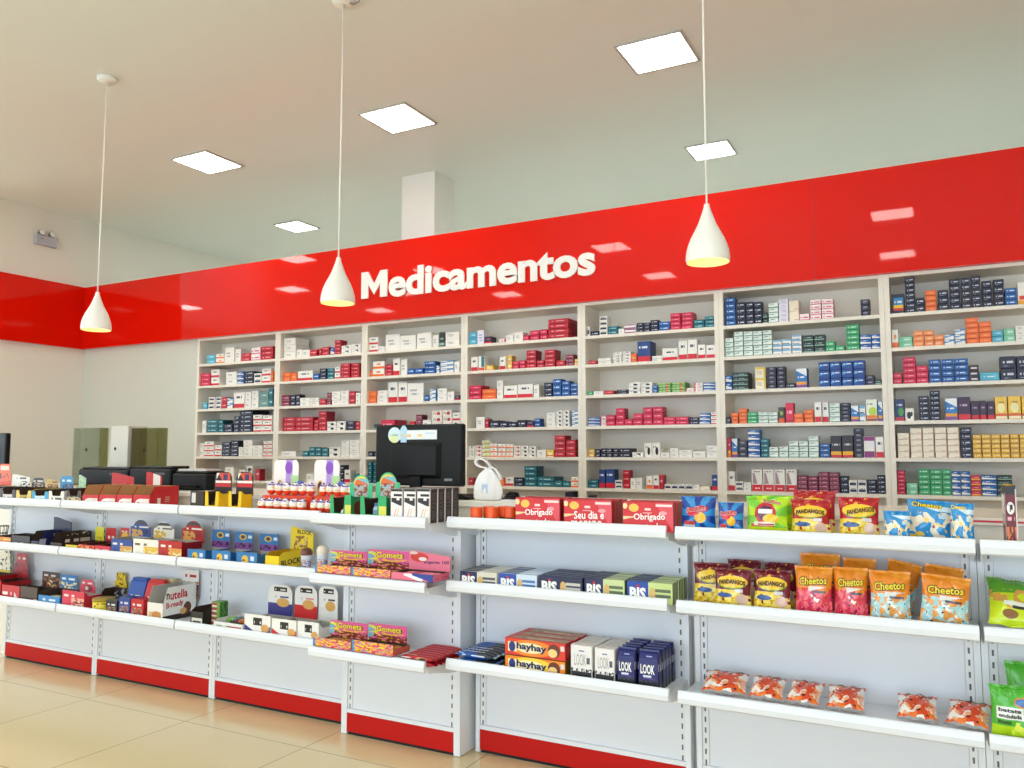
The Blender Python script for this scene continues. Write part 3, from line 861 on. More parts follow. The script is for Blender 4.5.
M(5, 5, C6b, [(124, 170, 494, 1, 'WR'), (172, 211, 543, 2, 'WN'), (213, 249, 548, 2, 'W'), (251, 304, 484, 1, 'WRt'), (306, 359, 484, 1, 'WRt'), (361, 414, 484, 1, 'WRt'), (416, 472, 484, 1, 'WRt'), (476, 525, 515, 4, 'M'), (527, 575, 518, 4, 'M'), (577, 628, 497, 5, 'M'), (630, 680, 500, 5, 'M'), (684, 724, 517, 3, 'N'), (726, 767, 537, 2, 'WN'), (769, 812, 537, 2, 'WN'), (815, 861, 535, 3, 'N'), (863, 911, 513, 4, 'N')])
D1 = (870, 250, 5.487)
D2 = (870, 370, 5.487)
M(6, 0, D1, [(118, 188, 240, 1, 'BYk'), (190, 244, 150, 7, 'N'), (247, 300, 262, 2, 'N'), (302, 364, 220, 4, 'O'), (370, 430, 218, 3, 'N'), (432, 493, 158, 5, 'N'), (496, 550, 152, 5, 'N'), (552, 606, 140, 5, 'N'), (612, 670, 168, 4, 'N'), (674, 735, 160, 4, 'N'), (740, 806, 208, 3, 'B'), (809, 870, 175, 1, 'WY')])
M(6, 1, D1, [(106, 156, 435, 1, 'WO'), (158, 235, 475, 2, 'Gl'), (238, 296, 442, 3, 'Ol'), (298, 351, 440, 3, 'Ol'), (354, 405, 465, 2, 'Ol'), (408, 463, 463, 2, 'LBw'), (465, 522, 433, 3, 'LBw'), (525, 594, 370, 5, 'O'), (597, 665, 392, 4, 'O'), (668, 731, 440, 2, 'LB'), (733, 796, 430, 2, 'Gl'), (798, 862, 413, 3, 'W')])
M(6, 2, D1, [(114, 177, 675, 2, 'P'), (179, 250, 587, 5, 'P'), (252, 319, 635, 3, 'P'), (322, 390, 600, 4, 'B'), (392, 460, 598, 4, 'B'), (462, 538, 595, 4, 'B'), (540, 598, 630, 3, 'Mk'), (600, 710, 670, 1, 'LB'), (712, 802, 582, 2, 'N'), (804, 885, 580, 2, 'N')])
M(6, 3, D2, [(122, 188, 160, 1, 'NG'), (192, 243, 210, 1, 'WK2'), (265, 324, 142, 5, 'N'), (326, 384, 112, 6, 'N'), (410, 479, 154, 1, 'BY'), (481, 551, 148, 1, 'Pu'), (553, 600, 170, 1, 'Pu'), (602, 640, 168, 1, 'Pu'), (642, 683, 170, 1, 'Pu'), (685, 753, 145, 1, 'Y'), (755, 828, 142, 1, 'Y'), (830, 900, 142, 1, 'Y')])
M(6, 4, D2, [(150, 216, 345, 4, 'Cr'), (220, 286, 318, 5, 'Cr'), (288, 350, 316, 5, 'Cr'), (353, 420, 314, 5, 'Cr'), (423, 490, 314, 5, 'Cr'), (493, 558, 314, 5, 'N'), (562, 610, 355, 5, 'Yl'), (613, 663, 353, 5, 'Yl'), (665, 715, 353, 5, 'Yl'), (717, 766, 352, 5, 'Yl'), (768, 818, 350, 5, 'Yl'), (820, 870, 350, 5, 'Yl')])
M(6, 5, D2, [(137, 192, 552, 6, 'P'), (202, 262, 620, 2, 'Gl'), (264, 328, 543, 5, 'G'), (330, 396, 545, 5, 'G'), (398, 446, 545, 5, 'G'), (448, 497, 555, 4, 'WB'), (499, 550, 556, 4, 'WB'), (553, 609, 578, 4, 'PY'), (611, 695, 577, 4, 'WB'), (698, 782, 577, 4, 'DG')])
M(6, 6, D2, [(140, 170, 738, 1, 'WK'), (173, 205, 738, 1, 'WK')])

ORD = ['first', 'second', 'third', 'fourth', 'fifth', 'sixth', 'seventh', 'eighth', 'ninth', 'tenth', 'eleventh', 'twelfth', 'thirteenth', 'fourteenth', 'fifteenth', 'sixteenth', 'seventeenth', 'eighteenth', 'nineteenth']
SHN = ['top', 'second', 'third', 'fourth', 'fifth', 'sixth', 'seventh']
boxes = []
for (bay, sh), (tr, rows) in MEDS.items():
    ox, oy, s = tr
    zs = SHELFZ[sh]
    lo, hi = edges[bay] + T + .003, edges[bay + 1] - T - .003
    prev = lo
    for k, (a, b, top, n, lk) in enumerate(rows):
        pa, pb, pt = ox + a / s, ox + b / s, oy + top / s
        yf = YB + .016 + random.random() * .02
        pm = pt + 4
        x0 = max(at_y(pa, pm, yf).x, prev)
        x1 = min(at_y(pb, pm, yf).x, hi)
        if x1 - x0 < .012:
            continue
        prev = x1 + .0015
        zt = at_y((pa + pb) / 2, pt, yf).z
        hh = max((zt - zs) / n, .014)
        if zs + hh * n > zs + .205 and sh:
            hh = .2 / n
        dep = min(.24, max(.07, (x1 - x0) * 1.25))
        for r in range(n):
            j = (random.random() - .5) * .003
            boxes.append(dict(bay=bay, sh=sh, k=k, r=r, n=n, lk=lk, x0=x0 + max(j, 0) , x1=x1 - .0012 + min(j, 0), y0=yf + random.random() * .006, d=dep, z0=zs + hh * r + .0004, z1=zs + hh * (r + 1) - .0008))


def hidden(b):
    """covered by the goods and the monitor on the counter"""
    c = Vector(((b['x0'] + b['x1']) / 2, b['y0'], (b['z0'] + b['z1']) / 2)) - EYE_P
    px, py = 512 + F_PX * c.dot(_rt) / c.dot(_fw), 384 - F_PX * c.dot(_up) / c.dot(_fw)
    return (378 < px < 464 and 428 < py < 486) or px > 1022 or (px > 1004 and py > 484)


for b in boxes:
    c = Vector(((b['x0'] + b['x1']) / 2, b['y0'], (b['z0'] + b['z1']) / 2))
    q = size_px(c)
    b['area'] = (b['x1'] - b['x0']) * (b['z1'] - b['z0']) * q * q * (.1 if hidden(b) else 1)
order = sorted(range(len(boxes)), key=lambda i: -boxes[i]['area'])
INDIV = set(order[:300])
print('medicine boxes', len(boxes))
rest = MB()
rest_m = []
for i, b in enumerate(boxes):
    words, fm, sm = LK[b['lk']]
    if i in INDIV:
        row = 'only box' if b['n'] == 1 else 'bottom' if b['r'] == 0 else 'top' if b['r'] == b['n'] - 1 else ORD[b['r']] + ' up'
        if b['n'] == 1:
            lab = f"{words} medicine box, {ORD[b['k']]} stack from left, {SHN[b['sh']]} shelf, {BAYN[b['bay']]} bay"
        else:
            lab = f"{words} medicine box, {row} of {ORD[b['k']]} stack from left, {SHN[b['sh']]} shelf, {BAYN[b['bay']]} bay"
        mb = MB()
        w2, h = (b['x1'] - b['x0']) / 2, b['z1'] - b['z0']
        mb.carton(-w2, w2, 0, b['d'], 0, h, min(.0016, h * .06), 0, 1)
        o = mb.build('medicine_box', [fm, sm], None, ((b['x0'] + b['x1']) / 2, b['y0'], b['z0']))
        tag(o, lab, 'medicine box', f"medicine boxes on the {SHN[b['sh']]} shelf of the {BAYN[b['bay']]} bay")
    else:
        for m in (fm, sm):
            if m not in rest_m:
                rest_m.append(m)
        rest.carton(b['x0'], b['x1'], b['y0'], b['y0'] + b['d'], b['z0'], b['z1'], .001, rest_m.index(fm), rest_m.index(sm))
o = rest.build('medicine_packaging', rest_m)
o['kind'] = 'stuff'
tag(o, 'many small medicine boxes filling the white back shelves, mostly the farther bays', 'medicine boxes')
# ------------------------------------------------------------------ gondola bays
YP, YL = 3.42, 3.15
GW = mat('white powder-coated steel', 'e6eaef', rough=0.35)
GP = mat('white gondola panel', 'e0e4ea', rough=0.42)
KICK = mat('red kick plate', 'c0100a', rough=0.5, spec=.25)
SLOTM = mat('slotted steel', 'e4e5e6', [('rect', .3, .62, 0, 1, 'e4e5e6'), ('str', .36, .62, 1.0, .5, '5a5e68')], rough=.4)
DARK = mat('painted toe shade', '1c1a19', rough=.8)
TOPZ, MIDZ, LOWZ = 1.086, .803, .460
UH = 1.075


def gondola(label, x0, x1, yp, yl, sx=None, side=False, zz=(TOPZ, MIDZ, LOWZ)):
    t = thing('gondola_bay', label, 'store shelving', (x0, yp, 0), group='white gondola bays of the sales counter')
    w = x1 - x0
    d = yl - yp
    pw = .044
    for a in (0, w - pw / 2):
        mb = MB()
        mb.box(a, a + pw / 2, 0, .05, 0.004, UH)
        u = mb.build('upright', GW, t)
        s0 = a + pw / 2 + .001 if a == 0 else a - .028
        mb = MB()
        n = 22
        for k in range(n):
            za = .1285 + (UH - .1385) * k / n
            zb = .1285 + (UH - .1385) * (k + 1) / n
            mb.face([(s0, .008, za), (s0 + .027, .008, za), (s0 + .027, .008, zb), (s0, .008, zb)], 0)
        mb.box(s0, s0 + .027,   .0085, .03, .1285, UH - .01, 1)
        mb.build('slot_strip', [SLOTM, GW], u)
    mb = MB()
    mb.box(pw / 2 + .029, w - pw / 2 - .029, .012, .022, .128, UH - .004)
    mb.build('back_panel', GP, t)
    mb = MB()
    mb.box(pw / 2 + .001, w - pw / 2 - .001, .001, .03, .108, .127)
    mb.build('rail', GW, t)
    mb = MB()
    mb.box(pw / 2 + .001, w - pw / 2 - .001, .004, .03, UH - .02, UH)
    mb.build('top_rail', GW, t)
    mb = MB()
    mb.box(pw / 2 + .001, w - pw / 2 - .001, .002, .02, .016, .107)
    mb.build('kick_plate', KICK, t)
    mb = MB()
    mb.box(pw / 2 + .002, w - pw / 2 - .002, .012, .03, .0, .0158)
    mb.build('toe_shade', DARK, t)  # solid dark strip painted as the shade under the kick plate
    if side:
        mb = MB()
        mb.box(w + .0005, w + .012, .0, .14, .004, UH)
        mb.build('side_panel', GW, t)
        mb = MB()
        mb.box(-.012, -.0005, .0, .14, .004, UH)
        mb.build('side_panel', GW, t)
    a0, a1 = .006, w - .006
    for z in zz:
        mb = MB()
        mb.box(a0, a1, d + .016, .006, z - .014, z)
        s = mb.build('shelf', GW, t)
        mb = MB()   # lipped price rail: tilted front with rolled edges
        pr = [(d + .0155, z - .022), (d + .006, z - .022), (d - .003, z - .016), (d - .006, z + .004), (d, z + .026), (d + .006, z + .030), (d + .0155, z + .027)]
        for i in range(len(pr) - 1):
            p, q = pr[i], pr[i + 1]
            mb.face([(a0, p[0], p[1]), (a1, p[0], p[1]), (a1, q[0], q[1]), (a0, q[0], q[1])][::-1] if False else [(a1, p[0], p[1]), (a0, p[0], p[1]), (a0, q[0], q[1]), (a1, q[0], q[1])], 0)
        mb.face([(a1, d + .0155, z - .022), (a0, d + .0155, z - .022), (a0, d + .0155, z + .027), (a1, d + .0155, z + .027)], 0)
        for a in (a0, a1):
            mb.face([(a, p[0], p[1]) for p in pr], 0)
        mb.build('price_rail', GW, s)
        for a in (a0 + .001, a1 - .004):
            mb = MB()
            outl = [(.004, z - .0142), (.004, z - .075), (-.06, z - .068), (-.17, z - .04), (d + .03, z - .03), (d + .03, z - .0142)]
            V = [(a, p[0], p[1]) for p in outl] + [(a + .003, p[0], p[1]) for p in outl]
            n = len(outl)
            F = [tuple(range(n)), tuple(range(2 * n - 1, n - 1, -1))] + [(i, (i + 1) % n, n + (i + 1) % n, n + i) for i in range(n)]
            mb.indexed(V, F)
            mb.build('bracket', GW, s)
    return t


gondola('leftmost white gondola bay, dark trays and protein bar boxes on its shelves', -5.812, -4.832, YP, YL)
gondola('white gondola bay under the open red chocolate boxes', -4.830, -3.782, YP, YL)
gondola('white gondola bay under the two egg displays', -3.780, -2.765, YP, YL)
gondola('narrow white gondola bay standing forward, with jelly trays on its shelves', -2.738, -2.062, 3.321, 3.05, side=True)
gondola('white gondola bay carrying the red gift boxes, white and navy packs below', -2.024, -.991, YP, YL)
gondola('white gondola bay full of snack bags, few bags on its lowest shelf', -.966, .070, YP, YL)
gondola('white gondola bay at the far right with green snack bags', .072, 1.10, YP, YL)

# counter behind the gondolas
CT = thing('service_counter', 'long cream service counter behind the white gondolas', 'counter', (-2.9, 3.62, 0))
CW = mat('cream laminate', 'ece7db', rough=.35)
mb = MB()
mb.carton(-4.1, 4.1, -.145, .44, 1.137, 1.166, .003)
mb.build('worktop', CW, CT)
mb = MB()
mb.box(-4.08, 4.08, -.13, -.112, 0, 1.136)
mb.build('front_panel', CW, CT)
for x in (-4.08, 4.06):
    mb = MB()
    mb.box(x, x + .02, -.111, .42, 0, 1.136)
    mb.build('end_panel', CW, CT)
mb = MB()
mb.box(2.86, 4.098, -.1465, -.1452, 1.149, 1.156)
mb.build('red_line', mat('red edge line', 'd52a3a', rough=.4), CT)
CZ = 1.1665

# ------------------------------------------------------------------ things on the counter
BLK = mat('black plastic', '0a0d0f', rough=.42, spec=.3)
BLK2 = mat('black glossy plastic', '080b0d', rough=.25, spec=.35)


def monitor(label, x0, x1, z0, z1, y, sticker=True, tilt=0.0):
    cx_ = (x0 + x1) / 2
    t = thing('monitor', label, 'monitor', (cx_, y, CZ), (0, 0, tilt))
    w, h0, h1 = (x1 - x0) / 2, z0 - CZ, z1 - CZ
    mb = MB()
    mb.carton(-w, w, 0, .045, h0, h1, .008)
    mb.build('housing', BLK, t)
    mb = MB()
    mb.box(-w + .012, w - .012, .0455, .047, h0 + .014, h1 - .014)
    mb.build('screen', BLK2, t)
    mb = MB()
    a, b, c, d = -w * .62, w * .55, h0 + (h1 - h0) * .12, h0 + (h1 - h0) * .70
    k = .02
    mb.indexed([(a, -.0005, c), (b, -.0005, c), (b, -.0005, d), (a, -.0005, d), (a + k, -.026, c + k), (b - k, -.026, c + k), (b - k, -.026, d - k), (a + k, -.026, d - k)],
               [(4, 5, 6, 7), (0, 1, 5, 4), (1, 2, 6, 5), (2, 3, 7, 6), (3, 0, 4, 7)])
    mb.build('rear_cover', BLK, t)
    mb = MB()
    mb.box(-.035, .035, -.022, .0, .012, h0 + (h1 - h0) * .15)
    mb.build('stand_neck', BLK, t)
    mb = MB()
    mb.prism([(.12 * math.cos(q), .012 * 0 + .09 * math.sin(q)) for q in [2 * PI * i / 24 for i in range(24)]], 0, .011)
    o = mb.build('stand_base', BLK, t, (0, 0, .0115), (PI / 2, 0, 0))
    if sticker:
        st = mat('white sticker', 'eef3f4', [('scr', .12, .62, .25, .75, 6, 1, 'f1cf8a'), ('rect', .7, .95, .55, .75, 'd5e4ef')], .5)
        mb = MB()
        zt = h0 + (h1 - h0) * .83
        mb.box(-.13, .13, -.0012, -.0002, zt - .026, zt + .026)
        mb.build('sticker', st, t)
        for nm, xx, m in (('round_sticker', -.155, mat('sky sticker', 'd7ecf2', [('ell', .45, .3, .35, .3, 'e4efb0'), ('scr', .15, .85, .45, .6, 9, 1, '88b7cf')], .5)),):
            mb = MB()
            mb.prism([(xx + .044 * math.cos(q), zt + .044 * math.sin(q)) for q in [2 * PI * i / 28 for i in range(28)]], -.0024, -.0013)
            mb.build(nm, m, t)
        mb = MB()
        mb.prism([(-.112, zt - .042), (-.072, zt - .042), (-.07, zt + .034), (-.084, zt + .052), (-.1, zt + .052), (-.114, zt + .034)], -.0024, -.0013)
        mb.build('figure_sticker', mat('pale blue sticker', 'b9dbee', [('scr', .2, .9, .35, .6, 4, 1, 'f2d79c')], .5), t)
        mb = MB()
        mb.box(w * .62, w * .62 + .05, -.0012, -.0002, h0 + .03, h0 + .042)
        mb.build('maker_plate', mat('silver plate', '9aa0a2', [('scr', .1, .9, .3, .7, 8, 1, '3c4244')], .4), t)
    return t


monitor('black monitor seen from behind, pale stickers along its top edge', -2.9, -2.317, 1.222, 1.562, 3.76)
xm = at_y(5, 450, 3.76).x
monitor('black monitor cut off by the left edge of the picture', xm - .5, xm, 1.24, 1.56, 3.76, False)

# carrier bag
bx = at_y(486, 500, 3.56)
t = thing('carrier_bag', 'white knotted plastic carrier bag standing on the counter', 'plastic bag', (bx.x - .002, 3.585, CZ))
t.scale = (1.16, 1.0, 1.12)
# translucent film
BAGM = mat('white thin plastic', 'f3f3f2', rough=.35, trans=.0, spec=.5)
mb = MB()
prof = [(.0, .001), (.055, .001), (.064, .008), (.066, .03), (.06, .06), (.05, .09), (.038, .115), (.022, .132), (.013, .142)]
n = 40
V, F = [], []
for k, (r, z) in enumerate(prof):
    for i in range(n):
        a = 2 * PI * i / n
        q = r * (1 + .07 * math.sin(5 * a + k * .5) * (z > .01) + .05 * math.sin(9 * a - k))
        V.append((q * math.cos(a) * 1.05, q * math.sin(a) * .75, z))
for k in range(len(prof) - 1):
    for i in range(n):
        F.append((k * n + i, k * n + (i + 1) % n, (k + 1) * n + (i + 1) % n, (k + 1) * n + i))
mb.indexed(V, F, 0, None, True)
mb.build('sack', BAGM, t)


def loop_strip(path, w, name):
    mb = MB()
    V = []
    for i, (x, z) in enumerate(path):
        V += [(x, -w / 2 + .004 * math.sin(i), z), (x, w / 2, z), ]
    mb.indexed(V, [(2 * i, 2 * i + 1, 2 * i + 3, 2 * i + 2) for i in range(len(path) - 1)], 0, None, True)
    o = mb.build(name, BAGM, t)
    s = o.modifiers.new('thick', 'SOLIDIFY')
    s.thickness = .006
    return o


loop_strip([(.004, .138), (-.012, .148), (-.034, .15), (-.052, .158), (-.058, .17), (-.048, .181), (-.028, .182), (-.006, .168), (.01, .148)], .028, 'handle')
loop_strip([(.006, .14), (.022, .144), (.038, .134), (.054, .112), (.064, .09)], .024, 'handle')
mb = MB()
mb.box(-.012, .018, -.0512, -.0506, .03, .075)
mb.build('print_mark', mat('pale blue print', 'cfdcec', [('scr', .1, .9, .1, .9, 4, 4, '9fbfe0')], .5), t, (0.004, .002, 0))

# keyboard, black gadgets
p = at_y(462, 498, 3.56)
t = thing('keyboard', 'flat black keyboard on the counter left of the carrier bag', 'keyboard', (p.x - .05, 3.60, CZ))
mb = MB()
mb.prism([(-.09, .0), (.09, 0), (.09, .012), (.06, .022), (-.09, .022)], -.05, .07)
mb.build('body', BLK, t)
mb = MB()
for i in range(9):
    for j in range(4):
        mb.box(-.085 + i * .0163, -.085 + i * .0163 + .0135, -.042 + j * .026, -.042 + j * .026 + .022, .0222, .0262)
mb.build('key_rows', BLK2, t)
p = at_y(508, 492, 3.6)
t = thing('cable_coil', 'black cable bundle on the counter right of the carrier bag', 'cable', (p.x + .01, 3.62, CZ))
for q in range(4):
    mb = MB()
    r = .034 - .004 * q
    mb.tube([(r * 1.2 * math.cos(a), r * math.sin(a) + .004 * q, .007 + .009 * q + .004 * math.sin(2 * a + q)) for a in [2 * PI * i / 20 for i in range(20)]], .0055, 8, closed=True)
    mb.build('loop', BLK, t)
p = at_y(512, 500, 3.52)
t = thing('card_pad', 'thin pale pad lying on the counter in front of the cable bundle', 'paper pad', (p.x, 3.515, CZ))
mb = MB()
mb.carton(-.055, .05, -.02, .03, 0, .009, .001)
mb.build('sheets', mat('pale paper', 'e2dfe2', rough=.6), t)
mb = MB()
mb.box(-.055, .05, .03, .036, 0, .010)
mb.build('spine', mat('grey card', '9c9aa0', rough=.6), t)
p = at_y(458, 505, 3.46)
t = thing('white_bottle', 'small white bottle at the left end of the gift box shelf', 'bottle', (p.x, 3.40, TOPZ))
mb = MB()
mb.lathe([(.001, 0), (.019, 0), (.021, .004), (.021, .055), (.017, .066), (.012, .07), (.012, .073)], 20)
mb.build('body', mat('white plastic bottle', 'f0f0ee', rough=.3), t)
mb = MB()
mb.lathe([(.014, .0731), (.014, .09), (.012, .092), (.001, .092)], 20)
mb.build('cap', mat('white cap', 'f6f6f4', rough=.3), t)

# printers / black office boxes
def printer(label, px0, px1, ytop, y, tray=True, keys=False):
    a, b = at_y(px0, 475, y), at_y(px1, 475, y)
    zt = at_y((px0 + px1) / 2, ytop, y).z - CZ
    w = (b.x - a.x) / 2
    t = thing('printer', label, 'printer', ((a.x + b.x) / 2, y, CZ))
    mb = MB()
    mb.carton(-w, w, 0, .17, .002, zt - .018, .008)
    mb.build('body', BLK, t)
    mb = MB()
    mb.carton(-w * .96, w * .96, .02, .165, zt - .0175, zt, .006)
    mb.build('lid', BLK2, t)
    mb = MB()
    mb.box(-w * .7, w * .7, -.03, -.0005, .02, .03)
    mb.build('paper_tray', BLK2, t)
    if keys:
        mb = MB()
        for i in range(9):
            mb.box(-w * .85 + i * w * .19, -w * .85 + i * w * .19 + w * .15, .03, .15, zt + .0003, zt + .012)
        mb.build('key_rows', mat('pale keys', 'd8d6d2', rough=.5), t)
    else:
        mb = MB()
        mb.box(w * .3, w * .75, -.0012, -.0002, zt * .62, zt * .72)
        mb.build('control_strip', mat('grey control strip', '4c5052', rough=.4), t)
    return t


printer('black printer in front of the left smoked acrylic hood', 78, 127, 467, 3.65)
printer('black printer between the two smoked acrylic hoods', 129, 170, 466, 3.65)
printer('black device with rows of pale keys right of the printers', 172, 205, 471, 3.65, keys=True)

# smoked acrylic hoods standing on the rear of the counter
SMOKE = bpy.data.materials.new('smoked acrylic')
SMOKE.use_nodes = True
_nt = SMOKE.node_tree
_nt.nodes.remove(_nt.nodes['Principled BSDF'])
_tr = _nt.nodes.new('ShaderNodeBsdfTransparent')
_tr.inputs['Color'].default_value = rgb('dcdccb')
_gl = _nt.nodes.new('ShaderNodeBsdfGlossy')
_gl.inputs['Roughness'].default_value = 0.03
_fr = _nt.nodes.new('ShaderNodeFresnel')
_fr.inputs['IOR'].default_value = 1.14
_mx = _nt.nodes.new('ShaderNodeMixShader')
_nt.links.new(_fr.outputs[0], _mx.inputs[0])
_nt.links.new(_tr.outputs[0], _mx.inputs[1])
_nt.links.new(_gl.outputs[0], _mx.inputs[2])
_nt.links.new(_mx.outputs[0], _nt.nodes['Material Output'].inputs[0])
HOLE = mat('black hole', '080808', rough=.8)


def hood(label, px0, px1, y0, y1, ptop):
    a, b = at_y(px0, 450, y0), at_y(px1, 450, y0)
    zt = at_y((px0 + px1) / 2, ptop, y0).z - CZ
    w = b.x - a.x
    t = thing('acrylic_hood', label, 'acrylic box', (a.x, y0, CZ))
    d = y1 - y0
    th = .006
    for nm, q in (('front_sheet', (0, w, 0, th)), ('rear_sheet', (0, w, d - th, d)), ('side_sheet', (0, th, th + .0005, d - th - .0005)), ('side_sheet', (w - th, w, th + .0005, d - th - .0005))):
        mb = MB()
        mb.box(q[0], q[1], q[2], q[3], 0, zt)
        mb.build(nm, SMOKE, t)
    mb = MB()
    mb.prism([(w * .52 + .011 * math.cos(k), zt * .62 + .013 * math.sin(k)) for k in [2 * PI * i / 14 for i in range(14)]], -.002, -.0004)
    mb.build('finger_hole', HOLE, t)
    return t


hood('smoked acrylic hood on the counter, left of the pale panel', 73, 99, 3.84, 3.915, 428)
hood('smoked acrylic hood on the counter, right of the pale panel', 130.5, 157, 3.84, 3.925, 428)
a, b = at_y(110, 450, 3.86), at_y(127.5, 450, 3.86)
zt = at_y(118, 426, 3.86).z - CZ
t = thing('pale_box', 'pale metal box between the two smoked acrylic hoods', 'box', (a.x, 3.86, CZ))
mb = MB()
mb.carton(0, b.x - a.x, 0, .16, 0, zt, .003)
mb.build('body', mat('pale grey metal', 'cfcbc0', rough=.4), t)
mb = MB()
w = b.x - a.x
mb.prism([(w * .3 + .011 * math.cos(k), zt * .62 + .013 * math.sin(k)) for k in [2 * PI * i / 14 for i in range(14)]], -.002, -.0004)
mb.build('finger_hole', HOLE, t)
# ------------------------------------------------------------------ goods: helpers
KRAFT = mat('kraft card inside', 'b98f5c', rough=.7)
BROWNIN = mat('dark card inside', '3b2a20', rough=.7)
GREYIN = mat('grey card inside', 'b5b2aa', rough=.7)
INK_W = mat('white ink', 'f7f5f0', rough=.5)
INK_K = mat('black ink', '17141a', rough=.5)
INK_Y = mat('yellow ink', 'f8dd2c', rough=.5)
INK_R = mat('red ink', 'c8161f', rough=.5)
INK_N = mat('navy ink', '1b2358', rough=.5)
INK_B = mat('brown ink', '4a2410', rough=.5)


def hexa(mb, p, m=0, fr=None):
    """8 corners: front bl br tr tl, then back bl br tr tl"""
    for i, f in enumerate(((0, 1, 2, 3), (5, 4, 7, 6), (1, 5, 6, 2), (4, 0, 3, 7), (3, 2, 6, 7), (4, 5, 1, 0))):
        mb.face([p[k] for k in f], fr if (fr is not None and i == 0) else m)


def pmat(key, base, layers=(), rough=.38):
    return mat('print ' + key, base, layers, rough)


def outline(shape, x0, x1, z0, z1):
    w, h = x1 - x0, z1 - z0
    if shape == 'arch':
        c = [(x1, z0), (x1, z0 + h * .62), (x1 - w * .14, z0 + h * .66)]
        arc = [((x0 + x1) / 2 + w * .36 * math.cos(q), z0 + h * .58 + h * .42 * math.sin(q)) for q in [PI * k / 14 for k in range(1, 14)]]
        return [(x0, z0)] + c + arc + [(x0 + w * .14, z0 + h * .66), (x0, z0 + h * .62)]
    if shape == 'tab':
        return [(x0, z0), (x1, z0), (x1, z0 + h * .55), (x1 - w * .12, z0 + h * .62), (x1 - w * .12, z0 + h * .92), (x1 - w * .22, z1), (x0 + w * .22, z1), (x0 + w * .12, z0 + h * .92), (x0 + w * .12, z0 + h * .62), (x0, z0 + h * .55)]
    if shape == 'step':
        return [(x0, z0), (x1, z0), (x1, z0 + h * .58), (x1 - w * .14, z0 + h * .6), (x1 - w * .14, z0 + h * .92), (x1 - w * .2, z1), (x0 + w * .26, z1), (x0 + w * .2, z0 + h * .92), (x0 + w * .2, z0 + h * .6), (x0, z0 + h * .58)]
    if shape == 'round':
        r = min(w, h) * .3
        a = [(x1 - r + r * math.cos(q), z1 - r + r * math.sin(q)) for q in [PI / 2 * k / 6 for k in range(7)]]
        b = [(x0 + r - r * math.sin(q), z1 - r + r * math.cos(q)) for q in [PI / 2 * k / 6 for k in range(7)]]
        return [(x0, z0), (x1, z0)] + a + b
    if shape == 'slope':
        return [(x0, z0), (x1, z0), (x1, z0 + h * .8), (x0 + w * .2, z1), (x0, z1)]
    return [(x0, z0), (x1, z0), (x1, z1), (x0, z1)]


